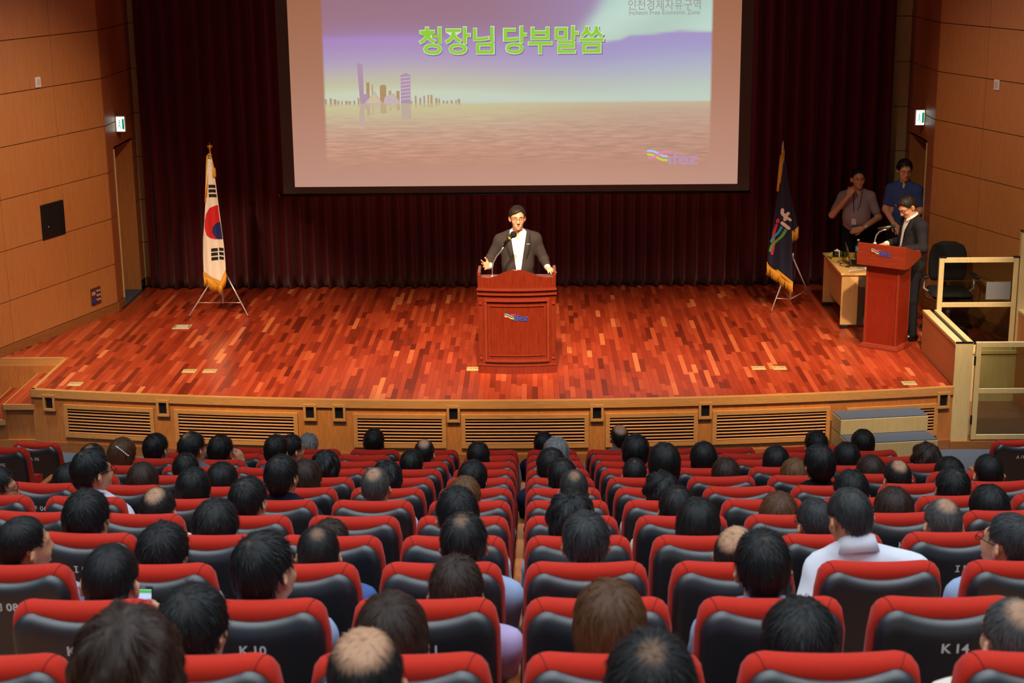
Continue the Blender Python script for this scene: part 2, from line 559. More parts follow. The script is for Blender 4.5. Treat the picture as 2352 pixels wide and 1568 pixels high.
SOCK = [(-5.137, 'leftmost, beside the wooden stairs'), (-3.886, 'between first and second vents'), (-2.33, 'just right of second vent'), (-2.027, 'just left of third vent'),
        (-0.852, 'between third and fourth vents'), (0.612, 'between fourth and fifth vents'), (1.72, 'between fifth and sixth vents'), (4.225, 'rightmost, beside the glass gate')]
for x, wh in SOCK:
    zc = 0.545
    g = thing('stage_socket', 'framed black socket in stage front, ' + wh, 'socket', (x, edge_y(x) - 0.001, zc), math.atan(0.04 * (x + 0.24)), 'sockets in the stage front')
    m = MB()
    for a in ((-0.068, -0.043, -0.088, 0.088), (0.043, 0.068, -0.088, 0.088), (-0.043, 0.043, 0.062, 0.088), (-0.043, 0.043, -0.088, -0.064)):
        m.box(a[0], a[1], -0.032, 0.0, a[2], a[3])
    m.build('frame', M_trim, g)
    MB().box(-0.044, 0.044, -0.006, -0.001, -0.065, 0.063).build('backing', M_black, g)
    for sx in (-0.055, 0.055):
        for sz in (-0.076, 0.076):
            MB().cyl((sx, -0.035, sz), (sx, -0.031, sz), 0.004, n=8).build('screw', M_chrome, g)

# ------------------------------------------------------------------ left stairs up to the stage
SX = -5.32
for i in range(1, 4):
    z = STAGE - 0.17 * i
    m = MB().box(SX - 0.32 * i, SX - 0.32 * (i - 1) - 0.001, 16.12, 17.33, 0.0, z - 0.02)
    st_ = structure('stair_step', m, M_fascia)
    m = MB()
    x = SX - 0.32 * i
    for k in range(6):
        y0 = 16.08
        MBp = MB()
    yy = 16.10
    k = 0
    while yy < 17.33:
        ln = min(rnd.choice((0.34, 0.42, 0.55)), 17.33 - yy)
        for q in range(6):
            xa = SX - 0.32 * i + q * 0.0533
            V, Fc = stave_box((xa, xa + 0.0533, yy, yy, yy + ln, yy + ln, 0))
            V = [(a, b, c - STAGE + z) for a, b, c in V]
            o = link('plank', mk_mesh('plank', V, Fc), M_parquet, st_); o['tone'] = min(0.8, max(0.05, rnd.gauss(0.42, 0.15)))
        yy += ln
    MB().box(SX - 0.32 * i - 0.012, SX - 0.32 * (i - 1) - 0.0, 16.075, 16.10, z - 0.055, z + 0.002).build('nosing', M_trim, st_)
    MB().box(SX - 0.32 * i - 0.014, SX - 0.32 * i + 0.0, 16.10, 17.33, z - 0.03, z + 0.002).build('nosing', M_trim, st_)
    MB().box(SX - 0.32 * (i - 1) - 0.03, SX - 0.32 * (i - 1) + 0.0, 16.078, 16.101, z + 0.002, z + 0.17).build('corner_trim', M_base, st_)
structure('wall_stair_side', MB().box(-6.6, SX - 0.0, 16.09, 16.118, 0.0, 0.115), M_fascia)
for i in range(1, 4):
    z = STAGE - 0.17 * i
structure('wall_stair_back', MB().box(-6.3, -5.335, 17.305, 17.328, 0.0, STAGE - 0.08), M_fascia)
structure('trim_2', MB().box(-6.25, -5.315, 17.318, 17.37, STAGE - 0.08, STAGE + 0.002), M_trim)
structure('trim_3', MB().box(-5.34, -5.30, 16.08, 17.34, STAGE - 0.055, STAGE + 0.002), M_trim)
structure('wall_stage_left', MB().box(-5.335, -5.305, 16.08, 17.34, 0.0, STAGE - 0.055), M_fascia)

# ------------------------------------------------------------------ side walls of veneer panels
JZ = [0.789, 1.285, 1.862, 2.438, 3.020, 3.602, 4.184, 4.766, 5.348, 5.93, 6.51]
def panel_wall(name, origin, ang, length, joints, mat, z0=STAGE, jz=JZ, openings=()):
    """wall along local +x from its origin; room side is local -y"""
    root = thing(name, None, None, (origin[0], origin[1], 0), ang)
    root['kind'] = 'structure'
    base = MB()
    base.box(0, length, 0.02, 0.12, z0 - 0.7, jz[-1])
    base.build('wall_backing', M_groove, root)
    js = [0.0] + list(joints) + [length]
    for a, b in zip(js[:-1], js[1:]):
        for za, zb in zip(jz[:-1], jz[1:]):
            m = MB().bbox(a + 0.004, b - 0.004, 0.0, 0.022, za + 0.004, zb - 0.004, 0.002)
            m.build('wall_panel', mat, root)
    MB().box(0, length, -0.014, 0.02, z0, jz[0] - 0.004).build('skirting', M_base, root)
    if z0 - 0.7 < STAGE:
        MB().box(0, length, 0.0, 0.02, -0.02, z0).build('lower_panel', mat, root)
    return root
a187 = math.radians(18.7)
# left wall: from its far corner towards the audience; local +x runs far -> near, so rotate
wl = panel_wall('wall_left', (-5.305 - 8.0 * math.sin(a187), 19.63 - 8.0 * math.cos(a187)), math.pi / 2 - a187, 8.0,
                [8.0 - v for v in (7.0, 5.83, 4.66, 3.49, 2.147, 0.985)], M_wallwood)
wr = panel_wall('wall_right', (4.89, 19.60), -math.pi / 2 + a187, 8.0, [1.005, 2.15, 3.31, 4.47, 5.63, 6.79], M_wallwood)

def stage_return(name, sx, xc):
    """short wall beside the curtain with a doorway, sx=-1 left, +1 right; face towards the stage centre"""
    root = thing(name, None, None, (xc, 0, 0)); root['kind'] = 'structure'
    def bx(x0, x1, y0, y1, z0, z1):
        a, b = sorted((sx * x0, sx * x1)); return MB().bbox(a, b, y0, y1, z0, z1, 0.002)
    yA, yB, yC, yD = 19.60, 19.93, 20.86, 21.08
    ZD = 2.69
    bx(0.024, 0.12, yA + 0.004, yB, STAGE, JZ[-1]).build('wall_backing', M_groove, root)
    bx(0.024, 0.12, yB, yC, ZD, JZ[-1]).build('wall_backing', M_groove, root)
    bx(0.024, 0.12, yC, yD, STAGE, JZ[-1]).build('wall_backing', M_groove, root)
    for za, zb in zip(JZ[:-1], JZ[1:]):
        bx(0, 0.024, yA + 0.002, yB, za + 0.004, zb - 0.004).build('wall_panel', M_jamb_shade, root)
        if zb > ZD:
            bx(0, 0.024, yB + 0.002, yD - 0.002, max(za, ZD) + 0.004, zb - 0.004).build('wall_panel', M_jamb_shade, root)
        if za < ZD:
            bx(0, 0.024, yC + 0.004, yD, za + 0.004, min(zb, ZD) - 0.004).build('wall_panel', M_jamb_shade, root)
        bx(-0.0, -0.30, yD, yD + 0.024, za + 0.004, zb - 0.004).build('wall_panel', M_pale, root)
    bx(0.0, -0.6, yD + 0.024, yD + 0.08, STAGE, JZ[-1]).build('wall_backing', M_groove, root)
    bx(-0.014, 0.0, yA, yB, STAGE, JZ[0]).build('skirting', M_base, root)
    bx(0.0, -0.30, yD - 0.014, yD, STAGE, JZ[0]).build('skirting', M_base, root)
    # doorway: casing, reveal panel and passage floor
    bx(-0.012, 0.05, yB - 0.012, yB + 0.012, STAGE, ZD).build('door_casing', M_pale, root)
    bx(0.0, 0.9, yC - 0.02, yC, STAGE, ZD).build('passage_panel', M_wallwood, root)
    bx(0.9, 0.95, yB - 0.3, yC, STAGE, ZD).build('passage_panel', M_jamb_shade, root)
    bx(0.024, 0.9, yB - 0.03, yB, STAGE, ZD).build('passage_panel', M_jamb_shade, root)
    bx(0.0, 0.9, yB, yC - 0.02, ZD, ZD + 0.03).build('lintel', M_jamb_shade, root)
    bx(0.0, 0.95, yB, yC, STAGE - 0.05, STAGE - 0.002).build('passage_floor', M_carpet, root)
    return root
stage_return('wall_stage_return_left', -1, -5.305)
stage_return('wall_stage_return_right', 1, 4.89)
structure('wall_back', MB().box(-5.4, 5.0, 21.2, 21.3, 0.0, 6.6), M_dark)

# ------------------------------------------------------------------ curtain
def curtain():
    X0, X1 = -5.17, 4.64
    nx = 560; zs = [STAGE + 0.012, 0.9, 1.3, 2.0, 3.0, 4.2, 5.6, 6.5]
    r = random.Random(3)
    xs = np.linspace(X0, X1, nx)
    ph = np.zeros(nx); p = 0.0
    seg = np.array([r.uniform(0.75, 1.3) for _ in range(80)])
    for i in range(1, nx):
        p += (xs[i] - xs[i - 1]) / 0.195 * 2 * math.pi * np.interp(xs[i], np.linspace(X0, X1, 80), seg)
        ph[i] = p
    V = []; nz = len(zs)
    for j, z in enumerate(zs):
        amp = 0.055 + 0.012 * math.sin(z * 1.1)
        off = 0.06 * np.sin(xs * 1.7 + z * 0.15)
        y = 20.86 + amp * np.sin(ph + 0.10 * np.sin(z * 0.9 + xs)) + 0.018 * np.sin(2 * ph + 0.7) + 0.02 * off
        for i in range(nx): V.append((xs[i], y[i], z + (0.012 * math.sin(ph[i] * 0.5) if j == 0 else 0)))
    Fc = np.array([(j * nx + i, j * nx + i + 1, (j + 1) * nx + i + 1, (j + 1) * nx + i) for j in range(nz - 1) for i in range(nx - 1)])
    me = mk_mesh('stage_curtain', V, Fc, True)
    o = link('stage_curtain', me, pm('maroon_velvet', (82, 15, 18), 0.9, spec=0.1, noise=0.12, nscale=6, sheen=0.15))
    md = o.modifiers.new('thick', 'SOLIDIFY'); md.thickness = 0.012
    tag(o, 'dark maroon pleated velvet curtain hanging across the back of stage', 'curtain')
curtain()

# ------------------------------------------------------------------ projection screen
def screen():
    Y = 20.22
    root = thing('projection_screen', 'large projection screen with black border showing a lavender waterfront slide', 'screen', (-0.254, Y, 2.05))
    ox, oz = -0.254, 2.05
    def L(x, z, d=0.0): return (x - ox, -d, z - oz)
    X0, X1, Z0, Z1 = -3.083, 2.574, 2.15, 6.40
    m = MB()
    for a, b, c, d in ((X0 - 0.15, X0, Z0 - 0.10, Z1 + 0.1), (X1, X1 + 0.15, Z0 - 0.10, Z1 + 0.1), (X0, X1, Z0 - 0.10, Z0), (X0, X1, Z1, Z1 + 0.1)):
        p, q = L(a, c), L(b, d); m.box(p[0], q[0], -0.004, 0.004, p[2], q[2])
    m.build('black_border', pm('screen_masking', (92, 88, 82), 0.8, spec=0.2), root)
    MB().cyl(L(X0 - 0.20, 2.045), L(X1 + 0.18, 2.045), 0.018, n=12).build('weight_bar', pm('bar_black', (26, 24, 24), 0.35, 0.4), root, True)
    for x in (X0 - 0.20, X1 + 0.18):
        MB().cyl(L(x - 0.006, 2.045), L(x + 0.006, 2.045), 0.012, n=10).build('bar_cap', M_chrome, root, True)
    # the cloth with the projected picture (print of light on a flat cloth)
    ia, ib, ic, id_ = -2.672, 2.20, 2.33, 5.95
    HZ = 3.205
    nx, nz = 180, 140
    xs = np.linspace(X0, X1, nx); zs = np.linspace(Z0, Z1, nz)
    Xg, Zg = np.meshgrid(xs, zs)
    def lerp(t, pts):
        t = np.asarray(t); out = np.zeros(t.shape + (3,))
        ks = [p[0] for p in pts]
        for c in range(3): out[..., c] = np.interp(t, ks, [p[1][c] for p in pts])
        return out
    # surround past the picture: warm spill light painted into the glow, brighter below
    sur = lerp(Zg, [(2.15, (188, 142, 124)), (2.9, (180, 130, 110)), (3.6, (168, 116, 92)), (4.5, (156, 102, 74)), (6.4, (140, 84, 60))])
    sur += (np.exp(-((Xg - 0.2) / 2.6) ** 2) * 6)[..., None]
    # sky
    z_ = Zg + 0.05 * np.sin(Xg * 1.3 + 0.6)
    sky = lerp(z_, [(3.20, (198, 206, 190)), (3.30, (200, 208, 190)), (3.42, (192, 190, 172)), (3.54, (188, 178, 174)), (3.68, (178, 160, 186)), (3.82, (172, 146, 188)), (3.97, (166, 134, 182)), (4.05, (160, 124, 156)), (4.2, (156, 118, 136)), (4.6, (152, 112, 126)), (6, (140, 100, 112))])
    rightw = 1 / (1 + np.exp(-(Xg - 0.25) * 2.2))
    mint = lerp(z_, [(3.20, (190, 208, 192)), (3.4, (186, 200, 192)), (3.6, (176, 186, 196)), (3.8, (168, 170, 200)), (4.2, (162, 146, 196))])
    sky = sky * (1 - rightw[..., None] * 0.85) + mint * rightw[..., None] * 0.85
    # purple ridge and pale cloud at upper right
    ridge = np.interp(xs, [-3, 0.5, 0.857, 1.068, 1.181, 1.474, 1.798, 2.195, 3], [3.93, 3.93, 3.943, 3.973, 4.02, 4.038, 4.078, 4.062, 4.05])[None, :]
    cl_left = np.interp(zs, [3.9, 4.08, 4.208, 4.335, 4.461, 4.8, 5.6], [0.55, 0.60, 0.66, 0.757, 0.822, 1.0, 1.5])[:, None]
    w1 = 1 / (1 + np.exp(-(Xg - cl_left) / 0.05)); w2 = 1 / (1 + np.exp(-(Zg - ridge) / 0.006))
    cw = (w1 * w2)[..., None]
    below = (w1 * (1 - w2) * np.clip((Zg - ridge + 0.30) / 0.30, 0, 1))[..., None]
    sky = sky * (1 - below * 0.8) + np.array((164, 148, 200)) * below * 0.8
    swirl = 6 * np.sin((Xg * 2.0 - Zg * 3.0) * 2.2)
    cloud = lerp(Zg, [(3.9, (186, 206, 190)), (4.3, (184, 210, 198)), (5.0, (176, 204, 196))]) + swirl[..., None]
    sky = sky * (1 - cw) + cloud * cw
    leftw = 1 / (1 + np.exp((Xg + 1.55) * 2.5))
    sky += (leftw * np.exp(-((Zg - 3.4) / 0.14) ** 2))[..., None] * np.array((2, 0, -14))
    streak = np.exp(-((Zg - 4.02 - 0.03 * np.sin(Xg)) / 0.035) ** 2) * np.clip((0.3 - Xg) / 2, 0, 1)
    sky += streak[..., None] * np.array((4, 2, 14))
    # water
    wat = lerp(Zg, [(2.30, (188, 140, 120)), (2.6, (194, 146, 124)), (2.85, (196, 160, 138)), (3.02, (198, 178, 148)), (3.12, (200, 190, 146)), (3.2, (200, 194, 158))])
    wr_ = lerp(Zg, [(2.30, (186, 136, 116)), (2.8, (190, 148, 130)), (3.1, (192, 164, 142)), (3.2, (196, 178, 150))])
    wat = wat * (1 - rightw[..., None]) + wr_ * rightw[..., None]
    img = np.where((Zg < HZ)[..., None], wat, sky)
    # outside the picture and its soft lower edge
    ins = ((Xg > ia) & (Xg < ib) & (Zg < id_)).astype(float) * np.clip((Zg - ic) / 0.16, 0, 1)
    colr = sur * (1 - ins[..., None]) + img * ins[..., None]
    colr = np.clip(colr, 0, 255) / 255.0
    lin = np.where(colr <= 0.04045, colr / 12.92, ((colr + 0.055) / 1.055) ** 2.4)
    V = np.stack([Xg - ox, np.zeros_like(Xg), Zg - oz], -1).reshape(-1, 3)
    ii = np.arange(nz - 1)[:, None] * nx + np.arange(nx - 1)[None, :]
    Fc = np.stack([ii, ii + 1, ii + nx + 1, ii + nx], -1).reshape(-1, 4)
    me = mk_mesh('screen_cloth', V, Fc)
    ca = me.color_attributes.new('picture', 'FLOAT_COLOR', 'POINT')
    ca.data.foreach_set('color', np.concatenate([lin.reshape(-1, 3), np.ones((nx * nz, 1))], 1).astype(np.float32).ravel())
    mt = bpy.data.materials.new('projected_picture_and_spill')
    nt, N, Lk, P = nodes_of(mt)
    P.inputs['Base Color'].default_value = (0.02, 0.02, 0.02, 1); P.inputs['Roughness'].default_value = 0.9; P.inputs['Specular IOR Level'].default_value = 0
    at_ = N.new('ShaderNodeAttribute'); at_.attribute_name = 'picture'
    tc = N.new('ShaderNodeTexCoord')
    mp = N.new('ShaderNodeMapping'); mp.inputs['Scale'].default_value = (2.0, 1, 22)
    Lk.new(tc.outputs['Object'], mp.inputs['Vector'])
    n = N.new('ShaderNodeTexNoise'); n.inputs['Scale'].default_value = 1.6; n.inputs['Detail'].default_value = 6; n.inputs['Distortion'].default_value = 0.5
    Lk.new(mp.outputs[0], n.inputs['Vector'])
    mr = N.new('ShaderNodeMapRange'); mr.inputs[1].default_value = 0.38; mr.inputs[2].default_value = 0.66; mr.inputs[3].default_value = 0.90; mr.inputs[4].default_value = 1.16
    Lk.new(n.outputs[0], mr.inputs[0])
    sx = N.new('ShaderNodeSeparateXYZ'); Lk.new(tc.outputs['Object'], sx.inputs[0])
    m1 = N.new('ShaderNodeMapRange'); m1.inputs[1].default_value = HZ - oz - 0.02; m1.inputs[2].default_value = HZ - oz - 0.45
    Lk.new(sx.outputs[2], m1.inputs[0])                      # 1 in the water, fading to the horizon
    m2 = N.new('ShaderNodeMapRange'); m2.inputs[1].default_value = 2.36 - oz; m2.inputs[2].default_value = 2.55 - oz
    Lk.new(sx.outputs[2], m2.inputs[0])
    gx0 = N.new('ShaderNodeMath'); gx0.operation = 'GREATER_THAN'; gx0.inputs[1].default_value = ia - ox
    gx1 = N.new('ShaderNodeMath'); gx1.operation = 'LESS_THAN'; gx1.inputs[1].default_value = ib - ox
    Lk.new(sx.outputs[0], gx0.inputs[0]); Lk.new(sx.outputs[0], gx1.inputs[0])
    pr = None
    prev = m1.outputs[0]
    for k in (m2, gx0, gx1):
        mu = N.new('ShaderNodeMath'); mu.operation = 'MULTIPLY'; Lk.new(prev, mu.inputs[0]); Lk.new(k.outputs[0], mu.inputs[1]); prev = mu.outputs[0]
    mixv = N.new('ShaderNodeMix'); mixv.data_type = 'RGBA'; mixv.blend_type = 'MULTIPLY'
    Lk.new(prev, mixv.inputs[0]); Lk.new(at_.outputs['Color'], mixv.inputs[6]); Lk.new(mr.outputs[0], mixv.inputs[7])
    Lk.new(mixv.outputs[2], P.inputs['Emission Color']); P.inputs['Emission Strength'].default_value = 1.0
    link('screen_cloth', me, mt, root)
    # skyline pieces of the slide
    def flat(name, pts, col, d=0.002):
        m = MB(); n_ = len(pts)
        m.add([L(x, z, d) for x, z in pts], [tuple(range(n_))])
        return m.build(name, emis('slide_%d_%d_%d' % col, col), root)
    mau, tan_, tan2, pal = (176, 146, 168), (178, 142, 104), (188, 158, 116), (198, 176, 178)
    def refl(pts, col, k=0.55):
        flat('skyline_reflection', [(x, HZ - 0.0 - (z - HZ) * k) for x, z in pts][::-1], tuple(int(c * 0.4 + b * 0.6) for c, b in zip(col, (200, 186, 146))), 0.0015)
    B = [([(-2.238, 3.72), (-2.165, 3.698), (-2.157, 3.205), (-2.21, 3.205)], mau),
         ([(-1.69, 3.561), (-1.623, 3.585), (-1.567, 3.56), (-1.57, 3.205), (-1.694, 3.205)], mau),
         ([(-2.133, 3.205), (-2.125, 3.472), (-2.084, 3.471), (-2.091, 3.205)], tan_),
         ([(-2.065, 3.205), (-2.058, 3.445), (-2.038, 3.445), (-2.045, 3.205)], tan2),
         ([(-1.958, 3.205), (-1.956, 3.42), (-1.93, 3.44), (-1.89, 3.44), (-1.874, 3.42), (-1.88, 3.205)], tan_),
         ([(-1.851, 3.205), (-1.847, 3.367), (-1.81, 3.366), (-1.814, 3.205)], tan2),
         ([(-1.752, 3.205), (-1.748, 3.363), (-1.708, 3.362), (-1.712, 3.205)], tan_),
         ([(-2.169, 3.205), (-2.165, 3.32), (-2.108, 3.336), (-2.111, 3.205)], mau),
         ([(-1.921, 3.205), (-1.895, 3.286), (-1.778, 3.338), (-1.747, 3.284), (-1.699, 3.205)], pal),
         ([(-2.157, 3.205), (-2.024, 3.365), (-1.926, 3.205)], pal)]
    for i, (pts, col) in enumerate(B):
        flat('skyline_building', pts, col, 0.002 + 0.0004 * i)
        refl(pts, col)
    flat('skyline_building', [(-2.12, 3.215), (-2.024, 3.33), (-1.955, 3.215)], (206, 190, 150), 0.0072)
    r = random.Random(5)
    for k in range(7):
        z = 3.25 + k * 0.045
        flat('tower_band', [(-1.69, z), (-1.575, z + 0.012), (-1.575, z + 0.024), (-1.69, z + 0.010)], (204, 186, 196), 0.0076)
    x = -2.66
    while x < -0.93:
        if not (-2.2 < x < -1.58):
            wd = r.uniform(0.018, 0.036); h = r.uniform(0.03, 0.075) * (1.5 if -1.56 < x < -1.2 else 1) * (0.7 if x > -1.15 else 1)
            p_ = [(x, 3.205), (x, 3.205 + h), (x + wd, 3.205 + h * 0.95), (x + wd, 3.205)]
            flat('skyline_building', p_, (182, 152, 110) if r.random() < 0.6 else (174, 148, 130), 0.0018); refl(p_, (182, 152, 110), 0.5)
            x += wd
        x += r.uniform(0.008, 0.035)
    # writing of the slide
    def writing(name, body, x0, z0, w_, h_, col, d, offset=0.0, spacing=1.0):
        V2, F2 = text_fit(body, w_, h_, offset, spacing)
        m = MB(); m.add([L(x0 + p[0], z0 + p[1], d) for p in V2], F2)
        return m.build(name, emis('slide_%d_%d_%d' % col, col), root)
    for word, tx, tw in (('청장님', -1.443, 0.930), ('당부말씀', -0.385, 1.243)):
        tz, th = 3.812, 0.335
        writing('title_shadow', word, tx - 0.004, tz - 0.024, tw + 0.03, th + 0.014, (140, 108, 142), 0.003, 0.030)
        writing('title_outline', word, tx - 0.012, tz - 0.010, tw + 0.024, th + 0.020, (206, 226, 196), 0.004, 0.034)
        writing('title_writing', word, tx, tz, tw, th, (146, 204, 60), 0.006, 0.016)
    writing('slide_writing', '인천경제자유구역', 1.163, 4.335, 0.90, 0.125, (160, 150, 142), 0.003, 0.002)
    writing('slide_writing', 'Incheon Free Economic Zone', 1.175, 4.275, 0.88, 0.058, (158, 148, 140), 0.003, 0.004)
    logo(root, lambda u, v, d: L(1.424 + u * 0.648, 2.395 + v * 0.60, 0.003 + d), emis, {'c': (176, 196, 226), 'y': (196, 212, 70), 'p': (226, 132, 172), 'b': (186, 146, 176)})

def ribbon(pts, w0):
    """flat band polygon strip along a smooth path (2-D)"""
    P = [Vector(p) for p in pts]
    out = []
    n = 14
    for i in range(n + 1):                       # Catmull-Rom
        t = i / n * (len(P) - 1); k = min(int(t), len(P) - 2); f = t - k
        p0, p1, p2, p3 = P[max(k - 1, 0)], P[k], P[k + 1], P[min(k + 2, len(P) - 1)]
        out.append(0.5 * ((2 * p1) + (p2 - p0) * f + (2 * p0 - 5 * p1 + 4 * p2 - p3) * f * f + (3 * p1 - p0 - 3 * p2 + p3) * f ** 3))
    V = []
    for i, p in enumerate(out):
        t = (out[min(i + 1, n)] - out[max(i - 1, 0)]).normalized(); nn = Vector((-t.y, t.x))
        V += [p + nn * w0 / 2, p - nn * w0 / 2]
    Fc = [(2 * i, 2 * i + 1, 2 * i + 3, 2 * i + 2) for i in range(n)]
    # round ends
    for e, sgn in ((0, -1), (n, 1)):
        t = (out[min(e + 1, n)] - out[max(e - 1, 0)]).normalized() * sgn; nn = Vector((-t.y, t.x)) * sgn
        b = len(V)
        V += [out[e] + (t * math.sin(a) + nn * math.cos(a)) * w0 / 2 for a in np.linspace(0, math.pi, 7)]
        Fc.append(tuple(range(b, b + 7)) if sgn < 0 else tuple(range(b + 6, b - 1, -1)))
    return V, Fc

def logo(parent, fn, mat, cols, raise_=0.0):
    """three waves and the letters ifez on a surface; fn(u, v, d) maps the unit logo to the surface"""
    S = 1 / 185.0
    def q(x, y): return ((x - 750) * S, (1003 - y) * S)
    def put(name, V, Fc, c, d):
        m = MB(); n = len(V)
        m.add([fn(p[0], p[1], d) for p in V], Fc)
        return m.build(name, mat('logo_%d_%d_%d_%s' % (*cols[c], mat.__name__), cols[c]), parent)
    for c, pts, d in (('c', [(752, 946), (770, 947), (788, 956), (803, 965), (820, 968)], 0.001), ('y', [(752, 961), (770, 963), (786, 972), (802, 981), (820, 983)], 0.001),
                      ('p', [(756, 973), (772, 971), (788, 962), (802, 954), (820, 952)], 0.0016)):
        V, Fc = ribbon([q(*p) for p in pts], 8.5 * S)
        put('logo_wave', V, Fc, c, d)
    n = 12
    V = [(q(831, 953)[0] + 5.5 * S * math.cos(2 * math.pi * k / n), q(831, 953)[1] + 5.5 * S * math.sin(2 * math.pi * k / n)) for k in range(n)]
    put('logo_dot', V, [tuple(range(n))], 'p', 0.001)
    V2, F2 = text_fit('\u0131fez', 108 * S, 50 * S, 0.022)
    put('logo_lettering', [(p[0] + q(826, 0)[0], p[1] + 0.012) for p in V2], F2, 'b', 0.001)
screen()

# ------------------------------------------------------------------ wall fittings
def on_wall(side, s, z, name, label, cat):
    """a thing mounted on a side wall, s metres from the far corner; local x along wall, -y into the room"""
    if side == 'L':
        x, y, rz = -5.305 - s * math.sin(a187), 19.63 - s * math.cos(a187), math.pi / 2 - a187
    else:
        x, y, rz = 4.89 + s * math.sin(a187), 19.60 - s * math.cos(a187), -math.pi / 2 + a187
    return thing(name, label, cat, (x, y, z), rz)
t = on_wall('L', 1.225, 2.06, 'wall_hatch', 'square black hatch panel on left veneer wall', 'panel')
MB().bbox(-0.215, 0.215, -0.022, -0.0005, -0.2, 0.2, 0.004).build('door', M_black, t)
MB().box(-0.222, 0.222, -0.006, -0.0003, -0.207, 0.207).build('frame', pm('dark_rim', (50, 34, 22), 0.6), t)
MB().cyl((-0.12, -0.026, -0.06), (-0.12, -0.022, -0.06), 0.008, n=10).build('latch', M_chrome, t)
t = on_wall('L', 0.48, 0.975, 'connection_panel', 'small metal connection panel with blue socket low on left wall', 'panel')
MB().bbox(-0.105, 0.105, -0.01, -0.0004, -0.108, 0.108, 0.003).build('plate', pm('bronze_plate', (120, 66, 48), 0.35, 0.5), t)
MB().cyl((-0.055, -0.03, -0.06), (-0.055, -0.01, -0.06), 0.03, n=16).build('blue_socket', pm('blue_plastic', (26, 60, 150), 0.4), t)
MB().bbox(-0.09, -0.02, -0.018, -0.01, 0.02, 0.065, 0.003).build('switch_block', M_chrome, t)
for i in range(2):
    for j in range(3):
        MB().cyl((0.025 + 0.045 * i, -0.02, 0.06 - 0.055 * j), (0.025 + 0.045 * i, -0.01, 0.06 - 0.055 * j), 0.014, n=12).build('connector', M_chrome, t)
for side, s, z, lab in (('L', 1.30, 3.675, 'small pale plate on the left veneer wall'), ('R', 1.235, 3.55, 'small pale plate on the right veneer wall')):
    t = on_wall(side, s, z, 'wall_plate', lab, 'plate')
    MB().bbox(-0.05, 0.05, -0.02, -0.0004, -0.06, 0.06, 0.006).build('cover', M_white, t)
    MB().box(-0.03, 0.03, -0.023, -0.0195, -0.035, 0.035).build('lens', pm('grey_lens', (200, 192, 190), 0.3), t)
for sx, xc, lab in ((-1, -5.305, 'lit white exit sign above the left stage doorway'), (1, 4.89, 'lit white exit sign above the right stage doorway')):
    t = thing('exit_sign', lab, 'sign', (xc - sx * 0.062, 20.12, 2.95), 0)
    MB().bbox(-0.060, 0.060, -0.005, 0.03, -0.065, 0.135, 0.004).build('housing', M_white, t)
    MB().box(-0.050, 0.050, -0.008, -0.004, -0.055, 0.125).build('lit_face', emis('exit_glow', (225, 255, 245), 2.2), t)
    # running figure and doorway mark in green
    gm = emis('exit_green', (20, 150, 90), 0.8)
    m = MB()
    m.box(0.022, 0.048, -0.0095, -0.0078, -0.03, 0.1)
    m.build('doorway_mark', gm, t)
    m = MB().ball((-0.012, -0.0088, 0.078), (0.009, 0.0008, 0.009), 10, 5)
    m.tube([(-0.012, -0.0088, 0.062), (-0.016, -0.0088, 0.025), (0.004, -0.0088, 0.005), (-0.004, -0.0088, -0.025)], 0.005, 5)
    m.tube([(-0.016, -0.0088, 0.025), (-0.028, -0.0088, 0.0), (-0.044, -0.0088, 0.002)], 0.005, 5)
    m.tube([(-0.036, -0.0088, 0.05), (-0.013, -0.0088, 0.058), (0.012, -0.0088, 0.045)], 0.004, 5)
    m.xf(Matrix.Scale(0.85, 4, (1, 0, 0))); m.build('running_figure', gm, t)

# ------------------------------------------------------------------ floor plates on the stage
for x, y, wh in ((-4.919, 16.26, 'nearest the left stairs'), (-3.802, 16.751, 'left one of the pair at stage left'), (-3.576, 16.747, 'right one of the pair at stage left'),
                 (-0.689, 16.774, 'just left of the central podium'), (2.413, 16.743, 'left one of the pair at stage right'), (2.639, 16.738, 'right one of the pair at stage right'), (3.904, 16.116, 'at the front right stage corner')):
    t = thing('floor_outlet', 'small brass floor outlet plate, ' + wh, 'floor plate', (x, y, STAGE + 0.001), 0, 'brass floor plates')
    MB().bbox(-0.075, 0.075, -0.07, 0.07, 0.0, 0.003, 0.001).build('plate', M_brass, t)
    for k in (-1, 1):
        MB().bbox(-0.062, 0.062, 0.005 if k > 0 else -0.06, 0.06 if k > 0 else -0.005, 0.003, 0.005, 0.001).build('flap', M_brass, t)
    for k in range(-2, 3):
        MB().ball((k * 0.024, 0.0, 0.005), (0.007, 0.014, 0.004), 8, 5).build('knob', pm('bright_brass', (236, 214, 150), 0.15, 1.0), t, True)
t = thing('floor_box', 'pale rectangular cover plate in stage floor near white flag', 'floor plate', (-4.307, 18.74, STAGE + 0.001))
MB().bbox(-0.105, 0.105, -0.10, 0.10, 0, 0.006, 0.003).build('plate', pm('aluminium_plate', (222, 208, 176), 0.4, 0.3), t)
for k in (-1, 1):
    MB().bbox(k * 0.085 - 0.01, k * 0.085 + 0.01, -0.06, 0.06, 0.006, 0.009, 0.002).build('slot', pm('slot_brown', (120, 100, 76), 0.6), t)

